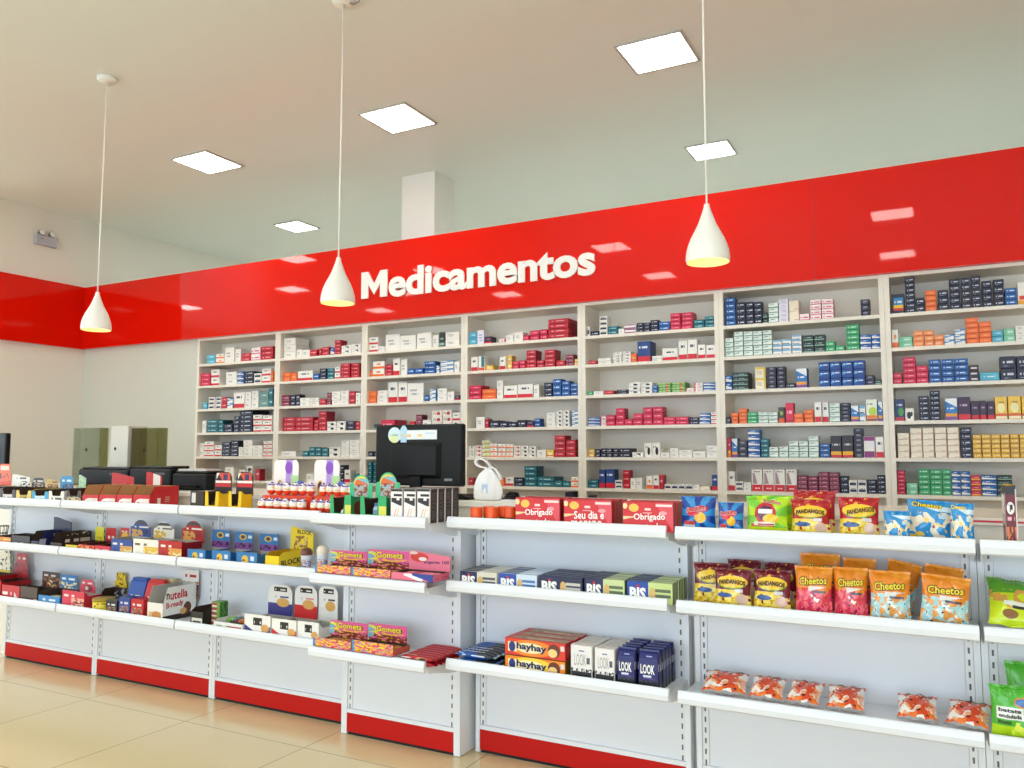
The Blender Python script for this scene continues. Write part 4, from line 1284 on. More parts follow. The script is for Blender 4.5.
def display(label, px0, px1, ptop, zb, yf, d, fm, sm=None, im=None, side=None, hdr=None, notch=None, texts=(), stexts=(), name='display_box', group=None, cat='display box'):
    """open retail tray: px0, px1, ptop are the front's left, right and top in the photograph on the plane y=yf; side is the height of the
    side walls over the front's; hdr = (px0, px1, ptop, shape, material, texts) on the plane of the back wall"""
    sm = sm or fm
    im = im or BROWNIN
    A, B = at_y(px0, ptop, yf), at_y(px1, ptop, yf)
    x0, w = A.x + .001, B.x - A.x - .002
    hf = at_y((px0 + px1) / 2, ptop, yf).z - zb
    hs = hf if side is None else side
    t = thing(name, label, cat, (x0 + w / 2, yf, zb + .0006), group=group)
    a, th = w / 2, .0022
    mb = MB()
    mb.box(-a, a, 0, d, 0, th, 1)
    if notch:  # front with a cut-out
        n0, n1, nz = notch
        mb.prism([(-a, 0), (a, 0), (a, hf), (-a + w * n1, hf), (-a + w * (n1 - .06), hf * nz), (-a + w * (n0 + .06), hf * nz), (-a + w * n0, hf), (-a, hf)], 0, th, 0, 1)
    else:
        mb.prism([(-a, 0), (a, 0), (a, hf), (-a, hf)], 0, th, 0, 1)
    for s in (-1, 1):
        xo, xi = s * a, s * (a - th)
        l, r = (xo, xi) if s < 0 else (xi, xo)
        p = [(l, th, 0), (r, th, 0), (r, th, hf), (l, th, hf), (l, d, 0), (r, d, 0), (r, d, hs), (l, d, hs)]
        dz = min(.03, d * .3)
        mb.face([(xo, th, 0), (xo, d, 0), (xo, d, hs), (xo, dz, hs), (xo, th, hf)] if s > 0 else [(xo, d, 0), (xo, th, 0), (xo, th, hf), (xo, dz, hs), (xo, d, hs)], 1,
                [(0, 0), (1, 0), (1, 1), (.1, 1), (0, hf / hs)] if s > 0 else [(1, 0), (0, 0), (0, hf / hs), (.1, 1), (1, 1)])
        mb.face([(xi, d, 0), (xi, th, 0), (xi, th, hf), (xi, dz, hs), (xi, d, hs)] if s > 0 else [(xi, th, 0), (xi, d, 0), (xi, d, hs), (xi, dz, hs), (xi, th, hf)], 2)
        mb.face([(xi, dz, hs), (xo, dz, hs), (xo, d, hs), (xi, d, hs)], 1)
    mb.box(-a, a, d - th, d, 0, hs, 2)
    mb.box(-a + th, a - th, th, d - th, th, th + .001, 2)
    mb.build('tray', [fm, sm, im], t)
    for (s, u0, u1, v0, v1, m, *sl) in texts:
        flat_text(t, s, -a + w * u0, -a + w * u1, hf * v0, hf * v1, -.0006, m, *(sl[:1]), bold=.025)
    for (s, u0, u1, v0, v1, m, *sl) in stexts:
        side_text(t, s, d * u0, d * u1, hs * v0, hs * v1, a + .0006, m, *(sl[:1]), bold=.025)
    if hdr:
        h0, h1, ht, shape, hm, *tx = hdr
        P, Q = at_y(h0, ht, yf + d), at_y(h1, ht, yf + d)
        hx0, hx1 = P.x - t.location.x, Q.x - t.location.x
        hz0 = min(hs, hf) * .9
        hz1 = at_y((h0 + h1) / 2, ht, yf + d).z - zb
        mb = MB()
        mb.prism(outline(shape, hx0, hx1, hz0, hz1), d + .0004, d + .0028, 0)
        h = mb.build('header_card', hm, t)
        for k, (s, u0, u1, v0, v1, m, *sl) in enumerate(tx[0] if tx else ()):
            flat_text(h, s, hx0 + (hx1 - hx0) * u0, hx0 + (hx1 - hx0) * u1, hz0 + (hz1 - hz0) * v0, hz0 + (hz1 - hz0) * v1, d - .0004 - .0012 * k, m, *(sl[:1]), bold=.05 if m is INK_K and len(tx[0]) > 1 and tx[0][0][0] == tx[0][-1][0] else .025)
    t['w'], t['d'], t['hf'], t['hs'] = w, d, hf, hs
    return t


def flowpack(L, w, h, m, fin=.012):
    """pillow wrapper lying along x, flat crimped fins at both ends"""
    mb = MB()
    n, k = 14, 9
    V, U = [], []
    for i in range(k + 1):
        u = i / k
        x = (u - .5) * (L - 2 * fin)
        e = max(.06, (1 - abs(2 * u - 1) ** 5)) ** .6
        for j in range(n):
            q = 2 * PI * j / n
            c, s = math.cos(q), math.sin(q)
            V.append((x, w / 2 * (abs(c) ** .7) * (1 if c > 0 else -1), h / 2 + h / 2 * e * (abs(s) ** .7) * (1 if s > 0 else -1)))
            U.append((u, .5 - .5 * s if c < 0 else .5 + .5 * s * 0 + .5 * (s > 0) * 1.0 * 0 + .0))
    F = [(i * n + j, i * n + (j + 1) % n, (i + 1) * n + (j + 1) % n, (i + 1) * n + j) for i in range(k) for j in range(n)]
    U = [(0.5 + v[0] / L, min(1, max(0, v[2] / h))) for v in V]
    mb.indexed(V, [f[::-1] for f in F], 0, U, True)
    b0 = (L / 2 - fin)
    for s in (-1, 1):
        V, F = [], []
        q = 5
        for i in range(q + 1):
            y = -w / 2 + w * i / q
            zz = .0015 * (-1) ** i
            V += [(s * b0 * .985, y, h / 2 + zz), (s * (L / 2 - .002 * (i % 2)), y, h / 2 - .003 + zz)]
        for i in range(q):
            F.append((2 * i, 2 * i + 1, 2 * i + 3, 2 * i + 2))
        mb.indexed(V, F, 0, [(0.02, .5)] * len(V))
    return mb


def packet(name, label, loc, L, w, h, m, rot=(0, 0, 0), group=None, cat='snack packet'):
    o = flowpack(L, w, h, m).build(name, m, None, loc, rot)
    return tag(o, label, cat, group)


def fill(t, what, m, n, rows=1, tilt=.0, name='snack_packet', along='y', zl=.0):
    """small packets inside an open tray"""
    w, d, hf, hs = t['w'], t['d'], t['hf'], t['hs']
    lx, ly, lz = t.location
    pw = (w - .012) / n
    L = min(d - .03, .11) if along == 'y' else w - .014
    for r in range(rows):
        for i in range(n):
            if along == 'y':
                p = (lx - w / 2 + .006 + pw * (i + .5), ly + .012 + L / 2 + r * .003, lz + .0045 + zl + r * min(.022, pw * .55))
                packet(name, what, p, L, pw * .92, min(.02, pw * .5), m, (0, 0, PI / 2), group=what)
            else:
                pd = (d - .02) / n
                p = (lx, ly + .008 + pd * (i + .5), lz + .0045 + zl + r * min(.02, pd * .5))
                packet(name, what, p, L, pd * .92, min(.02, pd * .5), m, (0, 0, 0), group=what)


def carton_thing(name, label, cat, px0, px1, ptop, zb, yf, d, fm, sm, tm=None, texts=(), group=None, chf=.0015, zt=None):
    A, B = at_y(px0, ptop, yf), at_y(px1, ptop, yf)
    w, h = B.x - A.x - .002, (at_y((px0 + px1) / 2, ptop, yf).z if zt is None else zt) - zb
    t = thing(name, label, cat, ((A.x + B.x) / 2, yf, zb + .0006), group=group)
    mb = MB()
    mb.carton(-w / 2, w / 2, 0, d, 0, h, chf, 0, 1, 2)
    mb.build('carton', [fm, sm, tm or sm], t)
    for (s, u0, u1, v0, v1, m, *sl) in texts:
        flat_text(t, s, -w / 2 + w * u0, -w / 2 + w * u1, h * v0, h * v1, -.0006, m, *(sl[:1]))
    return t


T0, M0, L0 = TOPZ, MIDZ, LOWZ
FY = YL + .028
FB = 3.05 + .024

# ------------------------------------------------------------------ top shelf, left bays
G1 = 'protein bar trays at the left end of the top shelf'
tr = [
    ('pale tray under the orange header card', -36, -18, 488, pmat('pale tray', 'ece6da', [('scr', .2, .8, .3, .7, 7, 1, '40342c')]), (-2, 12, 464, 'tab', pmat('orange header', 'f0662a', [('rect', 0, 1, 0, .28, 'ea4a1c'), ('rect', .2, .8, .74, .92, 'f6d9c8'), ('blob', .05, .95, .28, .62, 5, .58, '5c2415')]))),
    ('white tray whose white header card shows a dark splash', -18, -1, 489, pmat('white tray', 'efeae0', [('scr', .2, .8, .3, .7, 7, 1, '40342c')]), (12.5, 30, 474.5, 'slope', pmat('white header splash', 'f1ede4', [('scr', .25, .8, .68, .88, 7, 1, '54493f'), ('blob', .45, 1, .1, .55, 7, .54, '33241d'), ('blob', 0, .6, 0, .3, 8, .56, 'e5c36b')]))),
    ('dark brown tray with a white name strip, black header card', 0, 15.6, 489.5, pmat('brown tray', '3d2820', [('rect', .2, .8, .15, .6, 'd8d0c6'), ('scr', .25, .75, .22, .52, 6, 1, '3d2820')]), (32, 45, 478, 'tab', pmat('black header', '2b211f', [('scr', .15, .85, .66, .88, 7, 1, 'e7e0d6'), ('blob', .1, .9, .0, .6, 9, .52, 'd3b79a')]))),
    ('yellow tray with tan header card', 16.2, 31.2, 490.5, pmat('yellow tray', 'e6c95e', [('rect', .25, .75, .2, .65, 'c09a3c'), ('scr', .3, .7, .28, .58, 6, 1, '6d5320')]), (46.5, 58, 479, 'slope', pmat('tan header', 'd8b365', [('scr', .3, .95, .66, .85, 6, 1, '6b5026'), ('blob', .1, 1, 0, .55, 8, .5, '6b2a1d')]))),
    ('light blue tray with a blue header card', 31.8, 48.2, 491.5, pmat('light blue tray', '3f9fcb', [('rect', .2, .8, .15, .62, 'cfe4ee'), ('scr', .25, .75, .22, .55, 6, 1, '8fa9b5')]), (60.5, 73.5, 476, 'round', pmat('blue header', '3a93c4', [('scr', .15, .85, .62, .85, 6, 1, 'e5f0f4'), ('blob', .2, 1, .0, .5, 8, .5, '5b2d25')]))),
    ('white tray with dark lettering at the end of the first shelf', 48.8, 64.2, 491.2, pmat('white lettered tray', 'ece5d8', [('scr', .2, .85, .25, .65, 7, 1, '4b4238')]), (79, 86, 475, 'slope', pmat('pale green card', 'b9d8b2', [('blob', .1, .9, .1, .9, 6, .55, '93bd90')]))),
    ('dark brown open tray with cream sweets left of the red boxes', 66.5, 81, 490.5, pmat('dark brown tray', '3a2a20', [('blob', 0, 1, 0, .55, 6, .48, 'd9c096')]), None),
]
for lab, a, b, tp, fm, hd in tr:
    t = display(lab, a, b, tp, T0, FY, .2, fm, fm, BROWNIN, side=(at_y((a + b) / 2, tp, FY).z - T0) * 1.12, hdr=hd, notch=(.18, .82, .62), group=G1)
    fill(t, 'dark bar wrapper inside the ' + lab.split(' with')[0].split(' whose')[0], pmat('dark bar wrapper', '54372a', [('blob', 0, 1, 0, 1, 6, .56, 'caa982')]), 3, 2)

REDK = pmat('red open box', 'c8141b', [('ell', .5, .4, .36, .3, 'f0e6e2'), ('scr', .25, .75, .25, .55, 5, 1, 'c8141b'), ('half', 1, .0, .62, .0, .95, .3, .7, 'e9dcd4')])
REDS = pmat('red box side', 'c0161c', [('rect', .25, .36, .15, .45, 'e6d8c8'), ('rect', .5, .66, .2, .5, 'c79a80'), ('scr', .5, .66, .2, .5, 7, 3, 'b3321f')])
REDC = pmat('red chocolate wrapper', 'cf1a22', [('ell', .5, .5, .3, .4, 'f3ece8'), ('scr', .35, .65, .35, .65, 5, 1, 'cf1a22')])
zr = at_y(116, 486, FY).z - T0
for i, (a, b) in enumerate(((82.5, 98.5), (99.2, 116), (116.6, 132.5), (133.2, 150))):
    hd = {0: (112, 134, 473, 'slope', REDS), 2: (146.5, 162, 472, 'slope', pmat('red lid', 'c0161c', [('rect', .45, .9, .35, 1, 'e9dfd6')]))}.get(i)
    t = display(f'open red chocolate box, {ORD[i]} from left in the row of four', a, b, 495, T0, FY, .2, REDK, REDS, KRAFT, side=zr, hdr=hd, group='open red chocolate boxes')
    fill(t, f'red chocolate packet inside the {ORD[i]} open red box', REDC, 2, 2)
t = display('dark brown open box between the red boxes and the yellow boxes', 190.5, 204, 491, T0, FY, .17, pmat('dark brown front', '33241d', [('rect', .1, .4, .4, .9, 'd9d6d0'), ('rect', .35, .95, .02, .25, 'b9a9cf')]), pmat('dark brown side', '2d201a'), side=.1)
fill(t, 'dark wrapper inside the dark brown open box', pmat('dark bar wrapper', '54372a'), 2, 2)
YEL = pmat('yellow candy box', 'f2c81c', [('rect', .1, .9, .0, .22, '5d4a86'), ('scr', .2, .8, .05, .18, 6, 1, 'e7e2ee')])
YES = pmat('yellow candy box side', 'efc21a')
STR = pmat('striped candy header', '20181b', [('rect', .05, .95, .35, .52, 'c8252b'), ('rect', .05, .95, .52, .62, 'f0eae4'), ('half', 1, .8, .95, .1, .9, .62, .95, 'dd4a2c'), ('half', -1, .6, .3, .1, .6, .65, .95, 'e9e2d8'), ('rect', .5, .75, .64, .9, '2a2f66')])
for i, (a, b, h0, h1) in enumerate(((205.2, 218.8, 215, 232), (228.6, 241.6, 236.5, 253.5))):
    t = display(('yellow candy box with striped black header, beside the dark box', 'yellow candy box with striped black header, beside the egg display')[i], a, b, 491.5, T0, FY, .078, YEL, YES, BROWNIN, side=.095, notch=(.2, .8, .3), hdr=(h0, h1, 472, 'round', STR), group='yellow candy boxes')
    fill(t, f'brown candy packet inside the {ORD[i]} yellow candy box', pmat('brown candy packet', '5a3320', [('scr', .1, .9, .3, .7, 8, 1, 'f0d23c')]), 2, 2)

# egg displays
EGG = mat('egg wrapper', 'f3ece2', [('rect', 0, 1, 0, .36, 'ea4b22'), ('blob', 0, 1, .36, .66, 9, .56, 'f2b83c'), ('rect', .0, 1, .66, .74, 'efe6ee'), ('rect', 0, 1, .74, 1, '5b3c96'), ('blob', 0, 1, .7, 1, 7, .55, 'f6f1ee')], rough=.25)
EGH = pmat('egg header', 'f4f1ee', [('rect', 0, 1, 0, .2, 'e8481f'), ('rect', .52, .7, .2, 1, 'b79be0'), ('ell', .6, .85, .1, .12, '8c52c4'), ('rect', .66, .86, .2, .7, 'b7dfa0'), ('rect', .84, 1, .2, .6, '4f74d8'), ('ell', .36, .45, .08, .16, 'd9a23a'), ('ell', .36, .5, .05, .08, '3b2416')])
egg0 = None
for q, (a, b, hx0, hx1, nm) in enumerate(((253.5, 303, 267, 304, 'left'), (306, 343.5, 307, 345, 'right'))):
    A, B = at_y(a, 500, FY), at_y(b, 500, FY)
    w = B.x - A.x
    t = thing('egg_display', f'two-tier display of wrapped chocolate eggs, the {nm} one of two', 'display box', ((A.x + B.x) / 2, FY, T0 + .0006), group='chocolate egg displays')
    fm = pmat('egg tray front', 'f1ece9', [('rect', .05, .2, .1, .9, 'e8532a'), ('rect', .3, .75, 0, 1, '7d5bc0')])
    hx = .16
    mb = MB()
    mb.box(-w / 2, w / 2, 0, .18, 0, .014, 0)
    mb.build('tray', [fm], t)
    mb = MB()
    mb.box(-w / 2, w / 2, .064, .18, .0145, .092, 0)
    mb.build('tier_block', [pmat('egg tier', 'e8481f')], t)
    mb = MB()
    P, Q = at_y(hx0, 460, FY + .18), at_y(hx1, 460, FY + .18)
    zt = at_y((hx0 + hx1) / 2, 460, FY + .18).z - T0
    mb.prism(outline('step', P.x - t.location.x, Q.x - t.location.x, .0, zt), .181, .1835)
    mb.build('header_card', [EGH], t)
    mb = MB()
    mb.box(w / 2 - .003, w / 2 - .0005, .002, .178, .0145, .12, 0)
    mb.build('clear_wall', [GLASS], t)
    n = 6 if q == 0 else 5
    pitch = (w - .012) / n
    for tier, (ey, ez) in enumerate(((.031, .0145), (.096, .0925))):
        for i in range(n):
            r = pitch * .46
            H = .07
            mb = MB()
            mb.lathe([(r * math.sin(PI * k / 10) * (1.04 - .1 * k / 10), H / 2 - H / 2 * math.cos(PI * k / 10)) for k in range(11)], 14)
            o = mb.build('chocolate_egg', EGG, None, (t.location.x - w / 2 + .006 + pitch * (i + .5), FY + ey, T0 + .001 + ez), (0, 0, i * 1.3 + tier))
            tag(o, f'wrapped chocolate egg, {ORD[i]} from left in the {("lower", "upper")[tier]} row of the {nm} egg display', 'chocolate egg', f'chocolate eggs in the {nm} display')

# green toy boxes and black-and-white boxes
GRN = pmat('green box', '2fa866', [('rect', .72, 1, .0, .6, 'd9d65a'), ('rect', .0, .7, .02, .16, '1c6e44')])
GRS = pmat('green box side', '248a55', [('ell', .4, .55, .25, .35, '7a2a22')])
GRH = pmat('green header', '3fbf86', [('ell', .5, .62, .32, .32, 'e0d85a'), ('ell', .5, .56, .3, .3, 'e8703a'), ('rect', .2, .8, 0.1, .56, 'bfae9e'), ('blob', .2, .8, .1, .6, 6, .5, '8f4a3c'), ('blob', .2, .8, .1, .6, 8, .58, '9db9c8'), ('half', .4, 1, .95, .15, .85, .56, .84, '7fc0c8')])
for i, (a, b, tp, h0, h1, ht) in enumerate(((330.2, 351.2, 495, 350, 372.5, 475), (360.2, 386.6, 496, 376, 400, 472.5))):
    t = display(f'green box with a round-topped header, {("left", "right")[i]} one beside the striped boxes', a, b, tp, T0, FB, .14, GRN, GRS, BROWNIN, side=.1, notch=(.14, .7, .26), hdr=(h0, h1, ht, 'arch', GRH), group='green toy boxes')
    mb = MB()
    if i == 0:
        mb.lathe([(.024 * math.sin(PI * k / 10), .026 - .024 * math.cos(PI * k / 10)) for k in range(11)], 18)
        o = mb.build('toy_ball', pmat('blue white ball', '3b8ac0', [('half', 1, .3, .8, 0, 1, 0, 1, 'e9eef2'), ('rect', 0, 1, .8, 1, 'e0562e')]), None, (t.location.x + .004, FB + .035, T0 + .004))
        tag(o, 'blue and white ball showing in the left green box', 'toy')
    else:
        mb.lathe([(.001, 0), (.017, .001), (.019, .01), (.019, .05), (.012, .062), (.012, .078), (.001, .079)], 16)
        o = mb.build('toy_bottle', pmat('pale blue bottle', 'a9c9e2', [('rect', 0, 1, .3, .6, '6f8fb0'), ('rect', 0, 1, .8, 1, '3c6fa8')]), None, (t.location.x - .004, FB + .035, T0 + .004))
        tag(o, 'pale blue toy bottle showing in the right green box', 'toy')
STW = pmat('sketch front', 'ece6e4', [('rect', 0, 1, .93, 1, '1a1618'), ('scr', .05, .95, .66, .9, 4, 2, '1d191b'), ('half', .15, 1, .62, .05, .95, .5, .66, '1d191b'), ('half', 1.4, -1, .22, .2, .8, .04, .42, 'd9b0a8'), ('half', 1.4, -1, .34, .2, .8, .04, .42, 'ece6e4'), ('half', 1.4, -1, .52, .2, .8, .04, .42, 'e0c48a'), ('half', 1.4, -1, .62, .2, .8, .04, .42, 'ece6e4')])
STK = pmat('dark striped side', '262022', [('rect', 0, .1, 0, 1, 'cfc9c8'), ('scr', .3, .8, .1, .9, 3, 14, '5a5254')])
for c, (a, b) in enumerate(((390.6, 402.8), (403.6, 416), (417, 430.2))):
    for r in range(4):
        A, B = at_y(a, 489, FB), at_y(b, 489, FB)
        z1 = at_y((a + b) / 2, 489, FB).z
        o = thing('sketch_box', f'tall white-fronted black box, {ORD[c]} column from left, {ORD[r]} from the front', 'snack box', ((A.x + B.x) / 2, FB + r * .062, T0 + .0006), group='tall black and white boxes on the narrow top shelf')
        w = B.x - A.x - .002
        mb = MB()
        mb.carton(-w / 2, w / 2, 0, .058, 0, z1 - T0, .0012, 0, 1)
        mb.build('carton', [STW, STK], o)

# ------------------------------------------------------------------ middle shelf, left bays
t = thing('wire_basket', 'small black wire basket at the left end of the middle shelf', 'basket', (at_y(0, 530, 3.34).x, 3.34, M0 + .0006))
mb = MB()
for z, r in ((.005, .04), (.05, .046), (.1, .052)):
    mb.tube([(r * math.cos(q), r * math.sin(q), z) for q in [2 * PI * k / 20 for k in range(20)]], .0025, 6, closed=True)
for k in range(14):
    q = 2 * PI * k / 14
    mb.tube([(.04 * math.cos(q), .04 * math.sin(q), .005), (.052 * math.cos(q), .052 * math.sin(q), .1)], .0018, 6)
mb.build('wire_frame', BLK, t)
mb = MB()
mb.lathe([(.001, .002), (.038, .003), (.038, .008), (.001, .009)], 20)
mb.build('base', BLK, t)
mb = MB()
mb.box(-.03, .02, -.0485, -.0475, .03, .07)
mb.build('price_card', pmat('grey card', 'aab0b6'), t)

t = display('orange-fronted dark tray at the left end of the middle shelf', -4, 10.8, 537, M0, FY, .2, pmat('orange tray front', 'e28a2c', [('rect', .0, .15, 0, 1, '2c211b'), ('blob', 0, 1, 0, 1, 5, .56, 'f2cf7a')]), pmat('dark tray', '2d211b'), side=.06)
fill(t, 'dark wrapper inside the orange-fronted tray', pmat('dark bar wrapper', '54372a'), 3, 1)
t = display('black-fronted dark tray with white print beside the orange-fronted tray', 11.6, 30, 536, M0, FY, .2, pmat('black tray front', '2a2420', [('scr', .15, .65, .2, .55, 6, 1, 'dcd6cc')]), pmat('dark tray', '2d211b'), side=.06)
fill(t, 'dark wrapper inside the black-fronted tray', pmat('dark bar wrapper', '54372a'), 3, 1)
t = display('navy open box with its lid raised, on the middle shelf', 31, 38.6, 541, M0, FY, .15, pmat('navy front', '1b2150', [('rect', 0, 1, 0, .6, 'e8c628')]), pmat('navy side', '1a2152', [('rect', .02, .3, .1, .55, 'b8b5c4'), ('scr', .55, .9, .7, .9, 5, 1, '8c90b8')]), side=.105, hdr=(54, 72, 517.5, 'slope', pmat('navy lid', '14193c', [('scr', .3, .8, .2, .4, 5, 1, 'b9a04a')])))
fill(t, 'yellow wrapper inside the navy open box', pmat('yellow wrapper', 'e9c93a'), 1, 1)
t = display('dark brown box with pale lettering on its side, middle shelf', 50.5, 61.5, 543, M0, FY, .2, pmat('dark choc front', '3a2620', [('rect', 0, .9, 0, .6, 'd8b8a8'), ('scr', .1, .8, .1, .5, 6, 1, 'b03a2c')]), pmat('dark choc side', '2a1c18', [('scr', .1, .55, .45, .75, 8, 1, 'd9cfc4'), ('scr', .6, .95, .4, .8, 6, 1, 'cdbfb0'), ('blob', 0, 1, .85, 1, 8, .6, 'd9cfc4')]), side=.105)
fill(t, 'pink wrapper inside the dark brown box', pmat('pink wrapper', 'd9a79a'), 2, 1)
t = display('low yellow tray beside the dark brown box, yellow upright card', 65.5, 77.5, 545, M0, FY, .19, pmat('yellow low tray', 'ecd32e', [('scr', .15, .9, .2, .6, 7, 1, 'c43a22')]), pmat('low tray side', 'c8272b'), side=.05, hdr=(95.5, 104, 527, 'rect', pmat('yellow card', 'e6d93a', [('scr', .2, .8, .2, .4, 6, 2, 'a38a22')])))
fill(t, 'yellow packet inside the low yellow tray', pmat('yellow packet', 'ecd32e', [('scr', .1, .9, .3, .7, 8, 1, 'c43a22')]), 2, 1)
t = display('low red tray with gold print, red upright card', 78.2, 94, 545, M0, FY, .18, pmat('red low tray', 'cf2028', [('scr', .1, .9, .3, .8, 6, 1, 'f2d9c4'), ('blob', 0, 1, 0, 1, 5, .58, 'f0c04a')]), pmat('low tray side', 'c8272b'), side=.05, hdr=(106.5, 116, 528, 'rect', pmat('red card', 'c9181f', [('scr', .2, .85, .25, .6, 5, 1, 'f0e6e0')])))
fill(t, 'red packet inside the low red gold-print tray', pmat('red packet', 'cf2028', [('scr', .1, .9, .3, .7, 8, 1, 'f2d9c4')]), 2, 1)
t = display('low pink-red tray left of the blue panettone box', 94.6, 110.5, 546, M0, FY, .165, pmat('pink red tray', 'd9333f', [('scr', .1, .9, .3, .8, 6, 1, 'f6dad0')]), pmat('low tray side', 'c8272b'), side=.05, hdr=(120.5, 129, 528, 'rect', pmat('red yellow card', 'c9281f', [('ell', .55, .4, .4, .35, 'e9b93a'), ('scr', .2, .8, .72, .9, 5, 1, 'f0e6e0')])))
fill(t, 'pink packet inside the low pink-red tray', pmat('pink packet', 'd9333f', [('scr', .1, .9, .3, .7, 8, 1, 'f2d9c4')]), 2, 1)


def cake(base, dark, deco):
    return (pmat('cake front ' + base, base, [('scr', .08, .55, .66, .86, 7, 1, 'f2ecd8' if base != 'efe9dd' else '6d5a3c'), ('blob', .42, 1, .02, .62, 6, .42, deco), ('blob', .45, 1, .0, .45, 8, .52, 'f4dfa0'), ('ell', .2, .25, .1, .16, dark)]),
            pmat('cake side ' + base, dark),
            pmat('cake header ' + base, base, [('blob', .05, .6, .05, .5, 5, .45, deco), ('ell', .76, .4, .17, .17, dark), ('rect', .1, .9, .78, .94, '4a4440'), ('scr', .2, .9, .58, .72, 7, 1, '6b5a46' if base == 'efe9dd' else 'f0e8d8')]))


for i, (lab, a, b, tp, h0, h1, ht, base, dark, deco) in enumerate((
        ('blue cake box with gold figure print, first of three cake boxes', 111.2, 132.4, 539.5, 131, 151, 520, '2a4a96', '1c3268', 'd9a04a'),
        ('white cake box with gold figure print between the blue and red ones', 133.2, 158.4, 539.5, 154, 174.5, 522, 'efe9dd', 'e9e2d2', 'e6b83a'),
        ('red cake box with gold figure print, third of three cake boxes', 159, 182, 541, 182.5, 204.5, 521, 'b81f22', '9a171b', 'e0a04a'))):
    f, s, h = cake(base, dark, deco)
    t = display(lab, a, b, tp, M0, FY, .14, f, s, GREYIN, side=.1, hdr=(h0, h1, ht, 'arch', h), group='small cake boxes')
    fill(t, f'small cake packet inside the {("blue", "white", "red")[i]} cake box', pmat('cake packet', 'd9c08a', [('scr', .1, .9, .3, .7, 8, 1, base)]), 2, 2)
BLV = pmat('blue violet front', '2f78b4', [('ell', .42, .5, .16, .3, 'e6b83c'), ('scr', .3, .55, .4, .6, 5, 1, '30284a'), ('rect', .68, .86, .45, .75, 'd9e2ea'), ('rect', 0, 1, 0, .16, '6b5fa8')])
BLS = pmat('blue violet side', '2a6aa6', [('ell', .6, .4, .3, .35, 'b98a4a'), ('ell', .6, .4, .2, .25, '3a2a3c')])
BLH = pmat('blue violet header', '3277b0', [('rect', 0, 1, 0, .42, '8a4a98'), ('blob', 0, 1, 0, .4, 6, .52, '3a1c3c'), ('ell', .45, .72, .2, .16, 'e6b83c'), ('ell', .45, .72, .12, .1, '4a3c50'), ('rect', .74, .94, .66, .82, 'e6ecf0')])
for i, (a, b, tp, h0, h1, ht) in enumerate(((187.5, 205.5, 549.5, 212.5, 230.2, 530), (211.8, 230.6, 550.8, 235, 253, 532), (236.4, 257.2, 552.4, 260, 278.5, 534))):
    t = display(f'blue candy box with violet header, {ORD[i]} of three in a row', a, b, tp, M0, FY, .17, BLV, BLS, GREYIN, side=.066, hdr=(h0, h1, ht, 'rect', BLH), group='blue candy boxes with violet headers')
    fill(t, f'blue candy packet inside the {ORD[i]} blue candy box', pmat('blue candy packet', '3277b0', [('scr', .1, .9, .3, .7, 8, 1, 'd9c2e2')]), 2, 2)
YB1 = pmat('yellow block box', 'f4d21e', [('rect', .3, 1, .0, .1, '3a2a18')])
t = display('yellow open box lettered BLOCK on its side', 265.3, 279, 556, M0, FY, .175, YB1, pmat('yellow block side', 'f2d01c'), pmat('yellow inside', 'c79f1c'), side=.088,
            hdr=(291, 313.5, 527.5, 'slope', pmat('yellow block header', 'f2d322', [('blob', .15, .75, .08, .68, 6, .5, '9a6a2a'), ('blob', .2, .7, .1, .6, 8, .55, 'd9b87a')]), [('BLOCK', .3, .92, .74, .9, INK_K, -.006)]),
            stexts=[('BLOCK', .1, .92, .22, .55, INK_K, .006)])
fill(t, 'yellow bar inside the box lettered BLOCK', pmat('yellow bar', 'f0cc2a', [('scr', .1, .9, .3, .7, 8, 1, '4a3418')]), 2, 2)
for i, (pc, pb, pt, col) in enumerate(((306.3, 567, 548, '6b3e2c'), (322.5, 563.5, 545.5, 'e9ddc8'))):
    p = at_y(pc, pb, FY + .03)
    h = at_y(pc, pt, FY + .03).z - M0
    r = .028
    t = thing('sweet_cup', f'clear dessert cup with a {("brown", "cream")[i]} dome top', 'cup', (p.x, FY + .03, M0 + .0006), group='dessert cups')
    mb = MB()
    mb.lathe([(.001, 0), (r * .72, 0), (r * .76, .004), (r, h * .66), (r * 1.05, h * .67), (r * 1.05, h * .7), (.001, h * .7)], 20)
    mb.build('cup', pmat('printed clear cup', 'dfe3ea', [('blob', .0, 1, .15, .75, 9, .5, '6a8fc8'), ('blob', 0, 1, .2, .7, 12, .56, 'd9533a')]), t)
    mb = MB()
    mb.lathe([(r * 1.0, h * .701), (r * 1.12, h * .78), (r * 1.05, h * .88), (r * .8, h * .96), (r * .4, h), (.001, h * 1.0)], 20)
    mb.build('dome', mat('dome ' + col, col, rough=.35), t)

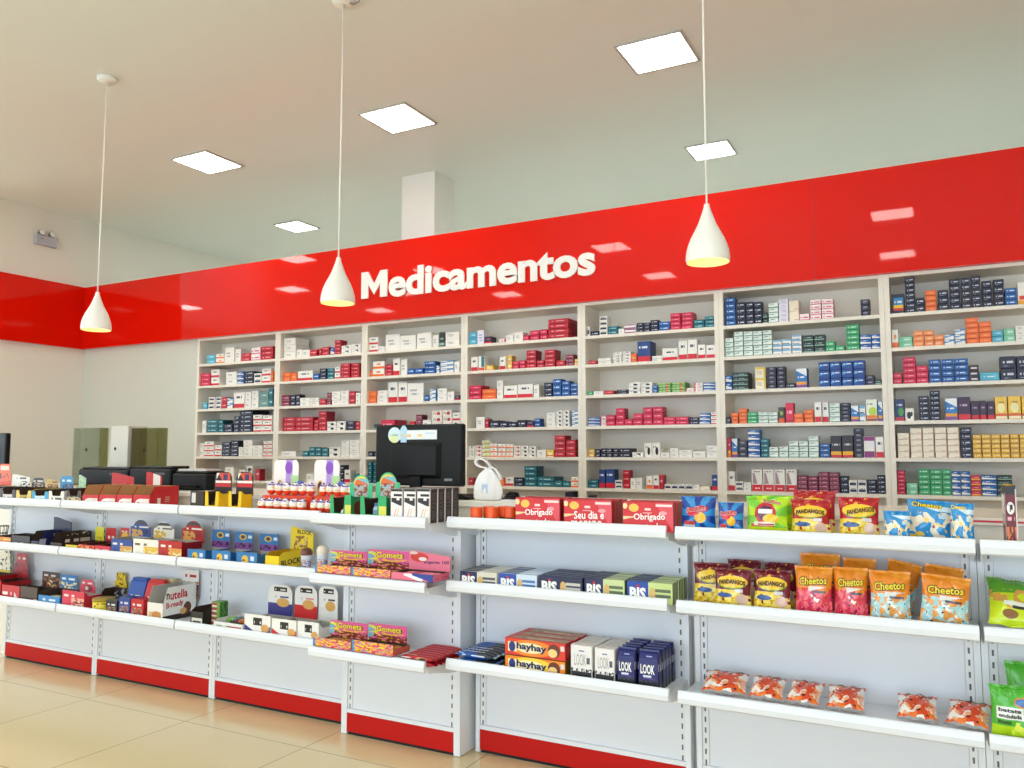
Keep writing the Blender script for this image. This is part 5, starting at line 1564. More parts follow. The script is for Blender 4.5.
# ------------------------------------------------------------------ lowest shelf, left bays
t = display('tall red box with a spotted cream header, far left of the lowest shelf', -32, -14, 577, L0, FY, .2, pmat('tall red box', 'b5161c'), side=.125, hdr=(-1, 11, 551, 'round', pmat('cream spotted header', 'ece6cc', [('blob', 0, 1, 0, 1, 6, .58, '2a2626'), ('rect', 0, 1, 0, .2, 'd9c23a')])))
fill(t, 'red packet inside the tall red box', REDC, 2, 2)
t = display('red box with white print and a red header on the lowest shelf', -13, 1, 580, L0, FY, .2, pmat('deep red box', 'b81820'), side=.1, hdr=(15, 28.5, 553, 'tab', pmat('red rose header', 'b2181e', [('scr', .25, .8, .75, .9, 5, 1, 'ecd6d0'), ('blob', 0, 1, 0, .7, 6, .55, '6b1216')])))
fill(t, 'red packet inside the red box with a red header', REDC, 2, 2)
t = display('low red tray with white star print, front left of the lowest shelf', 2, 20, 585.5, L0, FY, .15, pmat('red white tray', 'c4171f', [('scr', .05, .55, .35, .7, 6, 1, 'f2e6e2'), ('half', -1, -.5, -1.0, .7, .95, .2, .8, 'f0e4e0')]), pmat('red tray side', 'b0151c'), side=.075)
fill(t, 'dark packet inside the low red star tray', pmat('maroon packet', '5a1a1c', [('scr', .1, .9, .3, .7, 8, 1, 'd9b0a8')]), 2, 2)
t = display('dark brown tray with a dark header of chocolate pictures, lowest shelf', 20.6, 37.6, 587, L0, FY, .14, pmat('brown plain', '4a3426', [('rect', .8, 1, 0, .3, 'd9c6bc')]), pmat('brown plain side', '3f2c20'), side=.08, hdr=(42.5, 60, 572, 'rect', pmat('choc picture header', '33201a', [('scr', .1, .75, .72, .9, 6, 1, 'e9ddd0'), ('blob', 0, 1, 0, .7, 5, .5, '9a5a30'), ('blob', .3, 1, 0, .5, 7, .56, 'ecd9a8')])))
fill(t, 'chocolate packet inside the dark brown tray', pmat('choc packet', '5e3a26', [('scr', .1, .9, .3, .7, 8, 1, 'd9c0a0')]), 2, 2)
t = display('low blue tray with a blue header, beside the pink box', 38.4, 60, 596, L0, FY, .14, pmat('blue low tray', '3a8ac4', [('rect', 0, 1, 0, .35, 'd8dfe6'), ('scr', .2, .8, .5, .85, 6, 1, 'e6eef4')]), pmat('blue low side', '2a62a4'), BROWNIN, side=.085, hdr=(60.5, 77.5, 575, 'rect', pmat('blue nut header', '2f74b4', [('scr', .1, .85, .72, .9, 6, 1, 'f0f2f4'), ('blob', 0, 1, 0, .6, 5, .5, 'ead9a0')])))
fill(t, 'pale nut packet inside the low blue tray', pmat('pale packet', 'e9dcae', [('scr', .1, .9, .3, .7, 8, 1, '7a4a2a')]), 3, 2)
t = display('pink-red cake box with figure print at the left of its shelf', 62.5, 84.5, 591, L0, FY, .118, pmat('pink cake front', 'd5344e', [('scr', .08, .55, .66, .86, 7, 1, 'f6dcd8'), ('blob', .42, 1, .02, .62, 6, .45, 'e6b09a'), ('blob', .45, 1, .0, .45, 8, .55, '5a2420')]), pmat('pink cake side', 'b82440'), GREYIN, side=.082, hdr=(80, 95.5, 580, 'tab', pmat('pink cake header', 'd8405a', [('ell', .55, .4, .3, .25, '8a2436'), ('ell', .45, .38, .12, .14, 'f0cfc4'), ('scr', .1, .8, .7, .9, 6, 1, 'e6d6cc')])))
fill(t, 'pink cake packet inside the pink-red cake box', pmat('pink cake packet', 'd8405a', [('scr', .1, .9, .3, .7, 8, 1, 'f6dcd8')]), 2, 2)
p = at_y(99.3, 609, FY + .04)
r = (at_y(106, 605, FY + .04).x - at_y(93, 605, FY + .04).x) / 2
t = thing('yellow_tub', 'low yellow tub with dark print between pink and black boxes', 'tub', (p.x, FY + r + .004, L0 + .0006))
zt = at_y(95, 599.5, FY).z - L0
mb = MB()
mb.lathe([(.001, 0), (r * .92, 0), (r * .96, .004), (r * .98, zt * .78), (.001, zt * .78)], 28)
mb.build('body', pmat('yellow tub', 'ead02c', [('blob', 0, 1, .2, .7, 7, .55, '6a4a1c'), ('scr', .05, .5, .72, .95, 24, 1, '8a6a1c')]), t)
mb = MB()
mb.lathe([(r, zt * .781), (r * 1.02, zt * .8), (r * 1.02, zt * .98), (r * .97, zt), (.001, zt)], 28)
mb.build('lid', pmat('dark yellow lid', 'a88a1e'), t)
# sloped packs behind, small cartons in front
t = display('black box with a dotted yellow header behind the small boxes', 100, 112, 596, L0, FY + .125, .1, pmat('black silver box', '1f1c20', [('blob', 0, 1, 0, 1, 4, .55, 'bdb7b0')]), side=.11, hdr=(115, 127, 572.5, 'tab', pmat('yellow dotted', 'ecc92a', [('blob', 0, 1, 0, 1, 9, .56, '3a3014')])))
fill(t, 'black packet inside the black box with a dotted header', pmat('black packet', '2a262a', [('scr', .1, .9, .3, .7, 8, 1, 'c9c4bc')]), 1, 2)
for i, (a, b, tp, bs, lo, lab) in enumerate(((123, 139, 581, '1f4fa6', 'e9e6e2', 'blue'), (140, 156, 583, 'cf1f26', 'eae4dc', 'red'))):
    fm = pmat('sloped ' + lab, bs, [('rect', 0, 1, 0, .34, lo), ('rect', .2, .7, .22, .42, '2a1c1a'), ('scr', .2, .8, .5, .62, 6, 1, 'e8e4e6')])
    A, B = at_y(a, 595, FY + .085), at_y(b, 595, FY + .085)
    w = B.x - A.x - .003
    h = at_y((a + b) / 2, tp, FY + .12).z - L0
    t = thing('snack_pack', f'{lab} upright snack pack leaning back behind the small boxes', 'snack pack', ((A.x + B.x) / 2, FY + .086, L0 + .0006))
    mb = MB()
    hexa(mb, [(-w / 2, 0, 0), (w / 2, 0, 0), (w / 2, .05, h), (-w / 2, .05, h), (-w / 2, .05, 0), (w / 2, .05, 0), (w / 2, .09, h), (-w / 2, .09, h)], 1, 0)
    mb.build('carton', [fm, pmat('sloped side ' + lab, bs)], t)
    mb = MB()
    mb.prism([(-w * .5, h + .0006), (w * .5, h + .0006), (w * .4, h + .02), (-w * .4, h + .02)], .055, .085)
    mb.build('top_flap', pmat('sloped top ' + lab, bs), t)
t = carton_thing('cream_box', 'cream box standing at the back beside the hazelnut snack box', 'snack box', 159, 173, 579, L0, FY + .19, .04, pmat('cream box', 'e6d9a6', [('ell', .7, .3, .2, .25, '6a4a2a')]), pmat('cream box side', 'd9ca94'))
for a, b, tp, cl, lab in ((106, 117, 600.5, '241c1c', 'black'), (118.8, 130, 597.5, '24408e', 'navy blue'), (130.8, 143.6, 599.5, 'c02024', 'red')):
    carton_thing('small_carton', f'small {lab} carton at the shelf front left of the hazelnut snack box', 'snack box', a, b, tp, L0, FY, .07, pmat('small carton ' + lab, cl, [('blob', .1, .9, .04, .55, 5, .46, 'b98a6a'), ('blob', .15, .85, .04, .5, 7, .54, '3a201a'), ('scr', .15, .85, .66, .85, 6, 1, 'e6dfe2')]), pmat('small carton side ' + lab, cl), group='small cartons at the front of the lowest shelf')
WNF = pmat('white nut front', 'ece6dc', [('rect', .1, .9, .12, .5, 'e3b27a'), ('ell', .6, .35, .3, .2, 'c98a4a'), ('scr', .1, .6, .04, .12, 6, 1, 'c82a2a')])
t = display('white open box lettered nutella B-ready on its side', 147.5, 163, 603, L0, FY, .232, WNF, pmat('white nut side', 'f0ece6', [('rect', 0, 1, 0, .16, '2a1a14'), ('ell', .72, .3, .12, .18, '6a3a1e'), ('ell', .6, .22, .1, .1, 'e0b070')]), GREYIN, side=at_y(163, 588.5, FY).z - L0,
            hdr=(183, 199, 570, 'rect', pmat('nut header', '3a2a28', [('rect', 0, 1, .5, 1, 'e9e4de'), ('scr', .15, .85, .74, .9, 7, 1, 'b82a2a'), ('blob', 0, 1, 0, .6, 5, .5, 'b9744a')])),
            stexts=[('n', .1, .19, .64, .82, INK_K, .0), ('utella', .21, .72, .62, .88, INK_R, .004), ('B-ready', .1, .6, .34, .56, INK_R, .008)])
fill(t, 'biscuit packet inside the white hazelnut snack box', pmat('biscuit packet', 'ead9bc', [('scr', .1, .9, .3, .7, 8, 1, 'b82a2a')]), 2, 2)
t = display('black open box with a pale front label beside the white hazelnut box', 190.5, 203, 612, L0, FY, .15, pmat('pale labelled black', '2a2624', [('rect', .1, .95, .0, .6, 'd8d5c8'), ('scr', .2, .85, .1, .5, 6, 2, '57534a')]), pmat('black open side', '1a1718'), side=.1)
fill(t, 'black packet inside the black open box', pmat('black packet', '2a262a'), 2, 2)
t = carton_thing('candy_stack', 'green and red striped candy pack between the black box and white tray', 'candy pack', 211.5, 220, 602, L0, FY + .06, .06, pmat('green red stack', '6f9f3c', [('str', .0, .7, 5, .8, 'a8323a'), ('str', .05, .65, 5, .35, 'e6d9d4')]), pmat('green stack side', '4f8a3a', [('blob', 0, 1, 0, 1, 4, .55, '33552a')]))
t = display('low white tray of loose candy bags in front of the purple box', 213.5, 243, 623, L0, FY, .19, pmat('white candy tray', 'eeeae4', [('scr', .1, .5, .5, .75, 7, 1, '7ab04a'), ('scr', .5, .95, .5, .75, 7, 1, 'c83a30')]), pmat('white tray side', 'e9e5df'), pmat('white tray inside', 'e2ded8'), side=.055)
CAND = [pmat('candy bag teal', '2f8f94', [('ell', .5, .5, .34, .34, 'e6ece6'), ('scr', .3, .7, .4, .6, 4, 1, '1d5a60')]), pmat('candy bag maroon', '8a2430', [('ell', .5, .5, .34, .34, 'e6cfc8')]),
        pmat('candy bag orange', 'd9822c', [('ell', .5, .5, .34, .34, '9a2424'), ('scr', .3, .7, .4, .6, 4, 1, 'f0e2c8')]), pmat('candy bag green', '6fb03a', [('ell', .5, .5, .34, .34, 'e9f0da')])]
for k, (lab, m) in enumerate((('green', 3), ('teal', 0), ('maroon', 1), ('orange', 2))):
    packet('candy_bag', f'{lab} candy bag lying in the low white tray', (t.location.x - .055 + .032 * k, FY + .08 + .012 * k, L0 + .0066), .1, .03, .026, CAND[m], (0, 0, PI / 2))
    packet('candy_bag', f'{lab} candy bag on top of the others in the white tray', (t.location.x - .055 + .032 * k, FY + .075 + .012 * ((k + 1) % 3), L0 + .035), .09, .029, .022, CAND[(m + 1) % 4] if False else CAND[m], (0, 0, PI / 2 + .04))


def bar_look(base, wave, ink):
    f = pmat('nut bar front ' + base, 'efece6', [('half', -.8, -1, -.5, 0, .5, 0, .5, base), ('half', .8, -1, .3, .5, 1, 0, .5, base), ('ell', .8, .4, .16, .18, 'd9a45a'), ('rect', .34, .68, .5, .86, '23201f'), ('scr', .38, .64, .58, .78, 5, 1, 'efece6')])
    h = pmat('nut bar header ' + base, 'efece6', [('rect', 0, 1, 0, .42, base), ('ell', .62, .45, .26, .14, 'e0aa5c'), ('rect', .24, .78, .79, .93, '211d1d'), ('scr', .28, .72, .83, .89, 6, 1, 'efece6'), ('scr', .3, .85, .6, .68, 6, 1, ink)])
    return f, h


for i, (lab, a, b, tp, h0, h1, ht, base, ink) in enumerate((('purple and white nut bar box with tall rounded header', 244.5, 270.6, 615, 268.5, 292.5, 585, '3d3a86', '3d3a86'),
                                                             ('red and white nut bar box with tall rounded header', 271.8, 296.6, 619.5, 295, 317.5, 586, 'cf2a2c', 'e08a8a'),
                                                             ('plain white nut bar box with tall white header', 297.6, 319, 622, 319, 338, 586.5, 'e3e1da', '3a3a3c'))):
    f, h = bar_look(base, base, ink)
    t = display(lab, a, b, tp, L0, FY, .17, f, pmat('nut bar side', 'e6e3dc'), GREYIN, side=.075, hdr=(h0, h1, ht, 'round', h), group='nut bar boxes')
    fill(t, f'nut bar inside the {lab.split(" nut")[0]} box', pmat('nut bar wrapper ' + base, base if i < 2 else 'd9d6cc', [('scr', .2, .8, .3, .7, 6, 1, '2a2426')]), 3, 2)

# ------------------------------------------------------------------ narrow bay: jelly trays and red bars
GOM = pmat('jelly tray front', 'e8a23a', [('rect', 0, .07, 0, 1, '3a8ac4'), ('blob', .05, 1, 0, 1, 5, .5, 'e0417c'), ('blob', .05, 1, 0, 1, 7, .56, 'f4dc3c'), ('blob', .1, 1, 0, 1, 9, .6, 'c82a2a'), ('blob', .1, 1, 0, 1, 6, .63, '7fb0d8')])
GOH = pmat('jelly header', 'e75a96', [('blob', 0, 1, 0, .55, 5, .5, 'efb53a'), ('blob', 0, 1, 0, .4, 6, .48, '7a2a1e'), ('rect', 0, .12, .2, .9, '6ab0cf'), ('blob', .0, .3, .3, .9, 6, .52, 'dfe04a')])
GOS = pmat('jelly tray side', 'c9783a', [('blob', 0, 1, 0, 1, 6, .5, 'd94a6a')])
JEL = pmat('jelly tube', '8a3a22', [('blob', 0, 1, 0, 1, 5, .5, 'd9a04a'), ('scr', .2, .8, .35, .65, 9, 1, 'e6c05a')])
for zb, lev, rows in ((M0 + .0305, 'middle', ((314.8, 350.6, 565.5, 331, 367.5, 551), (351.2, 390.4, 568.5, 368.5, 409, 550.5))), (L0 + .0305, 'lowest', ((312.8, 350.8, 639.5, 330, 367.5, 622), (351.6, 393, 642.5, 369, 407, 625)))):
    for i, (a, b, tp, h0, h1, ht) in enumerate(rows):
        t = display(f'multicoloured jelly tray lettered Gomets, {("left", "right")[i]} one on the {lev} shelf', a, b, tp, zb, 3.046, .13, GOM, GOS, BROWNIN, side=(at_y(a, tp, 3.046).z - zb) * .72, hdr=(h0, h1, ht, 'rect', GOH, [('Gomets', .18, .88, .56, .94, INK_K, .002), ('Gomets', .2, .86, .58, .92, INK_Y, .002)]), group='jelly trays lettered Gomets')
        fill(t, f'jelly tube in the {("left", "right")[i]} jelly tray of the {lev} shelf', JEL, 5, 1, along='x', name='jelly_tube', zl=.008)
PNK = pmat('pink yoghurt front', 'e8728c', [('half', 1, .6, .7, .3, .75, 0, .9, 'eef0f4'), ('half', 1, .6, .95, .5, 1, 0, 1, '2a3f96')])
t = display('pink tray lettered yogurte with strawberry header', 391.2, 433.4, 573.5, M0 + .0305, 3.046, .13, PNK, pmat('pink yoghurt side', 'e0607e', [('scr', .1, .9, .35, .65, 6, 1, 'b83a60')]), BROWNIN, side=.03,
            hdr=(409, 450, 552, 'slope', pmat('pink yoghurt header', 'ea7890', [('ell', .26, .68, .22, .24, 'd93a2e'), ('ell', .34, .6, .1, .1, 'f2e6e2'), ('ell', .12, .9, .1, .08, 'e6d0c4')]), [('yogurte 100', .36, .98, .36, .56, INK_N, .004)]))
fill(t, 'pink wrapped stick in the pink yogurte tray', pmat('pink stick', 'e58a9a', [('rect', .3, .5, 0, 1, 'b0485c'), ('scr', .5, .95, .3, .7, 8, 1, 'f2d2d6')]), 6, 1, along='x', name='wrapped_stick', zl=.012)
BARR = pmat('red chocolate bar', 'b01622', [('scr', .08, .4, .35, .75, 6, 1, 'efe4dc'), ('ell', .62, .4, .16, .4, 'c99a6a'), ('ell', .66, .45, .1, .25, '4a2014')])
A, B = at_y(397, 650, 3.06), at_y(434.5, 660, 3.06)
for k in range(7):
    for j in range(2):
        o = packet('chocolate_bar', f'red chocolate bar, {ORD[k]} row from the front, {("lower", "upper")[j]} layer', ((A.x + B.x) / 2 + .004 * (k % 2), 3.085 + k * .035, L0 + .001 + j * .0225), B.x - A.x - .003, .033, .021, BARR, group='red chocolate bars on the narrow lowest shelf', cat='chocolate bar')
        if k == 0 and j == 1:
            L_ = B.x - A.x
            lettering(o, 'Nestle', lambda a, b: (-L_ * .42 + L_ * .4 * a, -.012 + .016 * b, .0222), INK_W)
# ------------------------------------------------------------------ right-hand bays: jars, gift boxes, wafers, packs
JARO = mat('orange lid', 'ee5a1c', rough=.35)
JARB = pmat('dark jar body', '2c211c', [('rect', 0, 1, .3, .6, 'e86a2c'), ('scr', 0, 1, .35, .55, 30, 1, 'f0e2c8')])
jars = [(476.5, 0, 'front'), (492, 0, 'front'), (484.5, 1, 'back'), (499.5, 1, 'back'), (507, .45, 'front')]
for i, (pc, row, _) in enumerate(jars):
    y = YL + .05 + .07 * row
    p = at_y(pc + row * 4.5, 507, y)
    zt = at_y(pc, 507.3, YL + .05).z - T0
    r = .0265
    t = thing('paste_jar', f'small dark jar with ribbed orange lid, {("left of the front pair", "right of the front pair", "left one behind the front pair", "right one behind the front pair", "rightmost beside the red gift boxes")[i]}', 'jar', (p.x + (.006 if i == 4 else 0), y, T0 + .0006), group='orange-lidded jars')
    mb = MB()
    mb.lathe([(.001, 0), (r * .9, 0), (r * .95, .004), (r * .95, zt * .38), (.001, zt * .38)], 22)
    mb.build('jar_body', JARB, t)
    mb = MB()
    n = 44
    V = []
    for k, (rr, z) in enumerate(((1, zt * .381), (1.02, zt * .42), (1.02, zt * .95), (.96, zt), (.02, zt))):
        for j in range(n):
            q = 2 * PI * j / n
            R_ = r * rr * (1 + (.018 if j % 2 else 0) * (0 < k < 3))
            V.append((R_ * math.cos(q), R_ * math.sin(q), z))
    mb.indexed(V, [(k * n + j, k * n + (j + 1) % n, (k + 1) * n + (j + 1) % n, (k + 1) * n + j) for k in range(4) for j in range(n)], 0, None, False)
    mb.build('lid', JARO, t)

GIFT = pmat('red gift front', 'd41c24', [('half', 1, .35, 1.0, 0, 1, 0, 1, 'e04a56'), ('ell', .22, .8, .1, .14, 'e9c04a'), ('ell', .04, .86, .05, .1, 'efd9a0'), ('half', -.4, 1, .38, .0, .24, .0, .5, 'e8d2a0'), ('half', -.4, 1, .58, .0, .24, .3, .62, 'd41c24'), ('rect', .44, .56, .72, .8, 'f0d0cc'), ('rect', .4, .58, .62, .65, 'efb0b0'), ('rect', .66, .98, .86, .94, 'eed9d4'), ('ell', .8, .64, .08, .07, 'ee9aa0')])  # first layer paints a pinkish sheen over the right of the front
GIFTS = pmat('red gift side', 'a31620')
GIFTT = pmat('red gift top', 'c22430')
GY = YL + .03
for g, (a, b, tp, deep, l1, l2) in enumerate(((515.2, 560, 498.2, 3, 'Obrigado', 'por tudo'), (563.4, 612, 500, 4, 'Seu dia e', 'moreno'), (622.3, 673.5, 502.2, 3, 'Obrigado', 'por tudo'))):
    for k in range(deep):
        A, B = at_y(a, tp, GY), at_y(b, tp, GY)
        w, h = B.x - A.x - .002, at_y((a + b) / 2, tp, GY).z - T0
        t = thing('gift_box', f'red gift box of sweets, {ORD[k]} from the front in the {("left", "middle", "right")[g]} row', 'gift box', ((A.x + B.x) / 2 + .0025 * (k % 2), GY + k * .045, T0 + .0006), group='red gift boxes with white script')
        mb = MB()
        mb.carton(-w / 2, w / 2, 0, .042, 0, h - .003 * (k % 2), .0015, 0, 1, 2)
        mb.build('carton', [GIFT, GIFTS, GIFTT], t)
        if k == 0:
            flat_text(t, l1, -w * .28, w * .34, h * .34, h * .62, -.0007, INK_W, .004, .02)
            flat_text(t, l2, -w * .34, w * .3, h * .02, h * .29, -.0007, INK_W, .004, .02)

# wafer boxes standing on edge
NAVYW = '161d4c'
for g, (a, b, tp, deep, col, ink) in enumerate(((459.6, 497, 571.8, 5, 'd8d3c4', '4a4a50'), (498.4, 537, 574.2, 5, 'cfdcec', '4a78b0'), (538.8, 582.5, 576.6, 6, '1d2242', 'c9c4b8'), (584, 625, 579, 5, 'c9d79a', '5a6a4a'), (626.6, 673, 582.2, 5, 'c5d68a', '5a6a4a'))):
    f = pmat(f'wafer front {g}', NAVYW if g not in (1, 4) else '1a48a4', [('rect', .47, 1, 0, 1, col), ('ell', .56, .45, .07, .3, 'd9b06a'), ('scr', .62, .96, .3, .8, 7, 2, ink)])
    s = pmat(f'wafer side {g}', NAVYW if g == 2 else col, [('stu', 0, 1, 2, .5, '20323a')] if g > 2 else ())
    tpm = pmat(f'wafer top {g}', '141a3e', [('rect', .5, 1, 0, 1, col)] if g != 2 else [('rect', 0, 1, .4, .55, '2c3360')])
    A, B = at_y(a, tp, GY), at_y(b, tp, GY)
    w, h = B.x - A.x - .0025, at_y((a + b) / 2, tp, GY).z - M0
    word = ('navy and cream', 'blue and pale blue', 'all navy', 'navy and lime', 'blue and lime')[g]
    for k in range(deep):
        t = thing('wafer_box', f'{word} wafer box standing on edge, {ORD[k]} from the shelf front', 'wafer box', ((A.x + B.x) / 2 + .003 * ((k * 7) % 3 - 1) * (k > 0), GY + k * (.2 / deep), M0 + .0006), group=f'{word} wafer boxes')
        mb = MB()
        mb.carton(-w / 2, w / 2, 0, .2 / deep - .004, 0, h + .0012 * (k % 3), .0012, 0, 1, 2)
        mb.build('carton', [f, s, tpm], t)
        if k == 0:
            flat_text(t, 'BIS', -w * .44, -w * .08, h * .12, h * .72, -.0007, INK_W, .0, .05)
            mb = MB()
            mb.prism([(-w * .255 + .006 * math.cos(q), h * .78 + .006 * math.sin(q)) for q in [2 * PI * i / 14 for i in range(14)]], -.0012, -.0004)
            mb.build('red_dot', INK_R, t)

# blue biscuit tubes
ORE = pmat('blue biscuit wrap', '1c4f9c', [('half', 1, .6, 1.0, .55, 1, 0, 1, '2a2f38'), ('blob', .0, .25, 0, 1, 6, .56, 'a9cbe6'), ('scr', .2, .75, .42, .7, 7, 1, 'e6edf4'), ('rect', 0, 1, 0, .12, '163c7c')], .3)
A, B = at_y(453, 660, GY), at_y(494, 664, GY)
A2, B2 = at_y(495.5, 664, GY + .02), at_y(520, 664, GY + .02)
for k in range(6):
    for j in range(2):
        L = B.x - A.x
        o = packet('biscuit_pack', f'blue biscuit roll left of the orange boxes, {ORD[k]} row from the front, {("lower", "upper")[j]} layer', ((A.x + B.x) / 2 + .004 * ((k + j) % 2), GY + .018 + k * .037, L0 + .001 + j * .0315), L - .002, .035, .030, ORE, group='blue biscuit rolls', cat='biscuit pack')
        if j == 1 and k in (0, 1, 2):
            lettering(o, 'OREO', lambda a, b: (-L * .27 + L * .5 * a, -.013 + .018 * b, .0312), INK_W, .03)
for k in range(2):
    o = packet('biscuit_pack', f'short blue biscuit roll wedged against the orange boxes, {ORD[k]} from the front', (A2.x + .018, GY + .018 + k * .037, L0 + .001), .05, .035, .03, ORE, group='blue biscuit rolls beside the orange boxes', cat='biscuit pack')

# marshmallow cookie boxes, two high and three deep
def hay(c0, c1, c2):
    return pmat('cookie box ' + c0, c0, [('ell', .45, .5, .36, .5, c1), ('ell', .42, .5, .24, .32, c2), ('half', -.4, 1, .0, .05, .2, .2, .8, c2), ('ell', .82, .5, .1, .42, '6a3020'), ('ell', .8, .36, .075, .26, 'f0cf8a'), ('ell', .12, .5, .055, .32, '22307e'), ('rect', .93, .99, .55, .85, 'd9d4d0')])


HT = pmat('cookie box top', 'c23a34', [('rect', .12, 1, .1, .9, 'b08a58'), ('blob', .12, 1, .1, .9, 6, .55, '8a6238'), ('scr', .2, .9, .3, .6, 9, 1, 'd9c09a')])
A, B = at_y(504.6, 640, GY + .002), at_y(565.5, 640, GY + .002)
w = B.x - A.x - .002
z2 = at_y(535, 640.5, GY + .002).z
hh = (z2 - L0) / 2
for k in range(3):
    for j in range(2):
        f = hay('ef8a1c', 'f6d23a', 'f8ecb0') if j == 0 else hay('e2402a', 'f08a2c', 'f6e6b0')
        sd = pmat('cookie box end ' + 'yr'[j], ('6a4a1c', 'b5232c')[j], [('scr', .2, .8, .2, .8, 4, 5, ('8a6a2c', 'd9606a')[j])])
        t = thing('cookie_box', f'{("yellow-orange", "red-orange")[j]} cookie box in the {("lower", "upper")[j]} layer, {ORD[k]} from the front', 'cookie box', ((A.x + B.x) / 2 + .004 * k, GY + .002 + k * .073, L0 + .0006 + j * (hh + .0006)), group='orange cookie boxes')
        mb = MB()
        mb.carton(-w / 2, w / 2, 0, .07, 0, hh - .0008, .002, 0, 1, 2)
        mb.build('carton', [f, sd, HT], t)
        if k == 0:
            flat_text(t, 'hayhay', -w * .3, w * .2, hh * .26, hh * .76, -.0008, INK_N, -.004, .04)

# upright packs: two columns of white cartons and two of navy pouches
WPK = pmat('white upright pack', 'ece9e6', [('rect', 0, 1, 0, .27, '26252a'), ('blob', 0, 1, .24, .36, 9, .5, '26252a'), ('scr', .25, .65, .84, .9, 8, 1, '6a78b0'), ('rect', .76, .92, .5, .68, '5a5a60')])
WPS = pmat('white upright side', 'dedad6', [('rect', 0, 1, 0, .3, '3a383c')])
WPT = pmat('white upright top', 'e4ded6', [('blob', .1, .9, .1, .9, 6, .5, 'c9b9a8')])
LKF = pmat('navy pouch', '1b1f66', [('rect', 0, 1, 0, .25, '24262e'), ('blob', 0, 1, .2, .32, 9, .5, '3a3c44'), ('rect', .22, .66, .32, .39, 'dcdfe6'), ('rect', .2, .75, .3, .34, '4a3a8a'), ('scr', .25, .7, .84, .88, 8, 1, 'a9b2dc')], .25)
LKS = pmat('navy pouch side', '15184a', [('rect', 0, 1, 0, .2, '24262e'), ('rect', .3, .7, .5, .68, '9a9aa8')], .25)


def pouch_mesh(w, d, h):
    """flat-bottomed pack: boxy low down, narrowing in depth to a thin crimped top"""
    mb = MB()
    lv = [(0, 1, .96), (.04, 1, 1), (.55, 1, 1), (.8, .98, .86), (.92, .96, .5), (.965, .95, .16), (1.0, .95, .12)]
    R_ = []
    for v, a, b in lv:
        x, y = w / 2 * a, d / 2 * b
        c = min(.006, y * .5)
        R_.append([(-x + c, d / 2 - y, v * h), (x - c, d / 2 - y, v * h), (x, d / 2 - y + c, v * h), (x, d / 2 + y - c, v * h), (x - c, d / 2 + y, v * h), (-x + c, d / 2 + y, v * h), (-x, d / 2 + y - c, v * h), (-x, d / 2 - y + c, v * h)])
    for k in range(len(lv) - 1):
        v0, v1 = lv[k][0], lv[k + 1][0]
        for i in range(8):
            j = (i + 1) % 8
            m = 0 if i in (0, 4) else 1
            mb.face([R_[k][i], R_[k][j], R_[k + 1][j], R_[k + 1][i]], m, [(0, v0), (1, v0), (1, v1), (0, v1)], True)
    mb.face(R_[-1], 1, [(.5, .95)] * 8)
    mb.face(R_[0][::-1], 1, [(.5, .05)] * 8)
    return mb


for c, (a, b, tp, kind) in enumerate(((570.2, 592.2, 645.5, 0), (594.2, 614.6, 648.8, 0), (616.0, 635.4, 648.5, 1), (637.0, 659.0, 651.0, 1))):
    A, B = at_y(a, tp, GY + .004), at_y(b, tp, GY + .004)
    w, h = B.x - A.x - .002, at_y((a + b) / 2, tp, GY + .004).z - L0
    for k in range(5):
        col = ('left white', 'right white', 'left navy', 'right navy')[c]
        dx = .0015 * ((k * 5 + c) % 3 - 1) if k else 0
        t = thing("snack_pack", f'upright {("white", "navy")[kind]} pack, {ORD[k]} from the front in the {col} column', 'snack pack', ((A.x + B.x) / 2 + dx, GY + .004 + k * .044, L0 + .0006), group=f'upright {("white", "navy")[kind]} packs on the lowest shelf')
        if kind == 0:
            mb = MB()
            mb.carton(-w / 2, w / 2, 0, .041, 0, h - .001 * k, .003, 0, 1, 2)
            mb.build('carton', [WPK, WPS, WPT], t)
            if k == 0:
                flat_text(t, 'LOOK', -w * .32, w * .22, h * .44, h * .76, -.0008, mat('grey ink', 'a39d9a', rough=.5), 0, .0)
        else:
            pouch_mesh(w, .041, h).build('pouch', [LKF, LKS], t)
            if k == 0:
                flat_text(t, 'LOOK', -w * .36, w * .3, h * .42, h * .66, -.0008, INK_W, .0, .03)

# ------------------------------------------------------------------ snack bags


def bag_fn(w, h, t, seed):
    def S(u, v, side=-1, off=0.0):
        a, b = abs(2 * u - 1), abs(2 * v - 1)
        e = max(0.0, 1 - a ** 3.0) ** .7 * max(0.0, 1 - b ** 2.6) ** .62
        cre = .10 * t * math.sin(21 * u + seed) * b ** 5 * (1 - a ** 6) * (1 if side < 0 else .4)
        wob = .055 * t * math.sin(7.3 * u + 2.1 * seed) * math.sin(6.1 * v + seed) * (1 - a ** 4) * (1 - b ** 6)
        diag = .05 * t * math.sin(13 * u - 9 * v + seed * 1.7) * (1 - a ** 4) * (1 - b ** 8)
        x = (u - .5) * w * (1 - .075 * (1 - b ** 2)) + .004 * w * math.sin(9 * v + seed)
        z = v * h
        y = side * (t / 2 * e + off) + cre + wob * .6 + side * diag
        return (x, y, z)
    return S


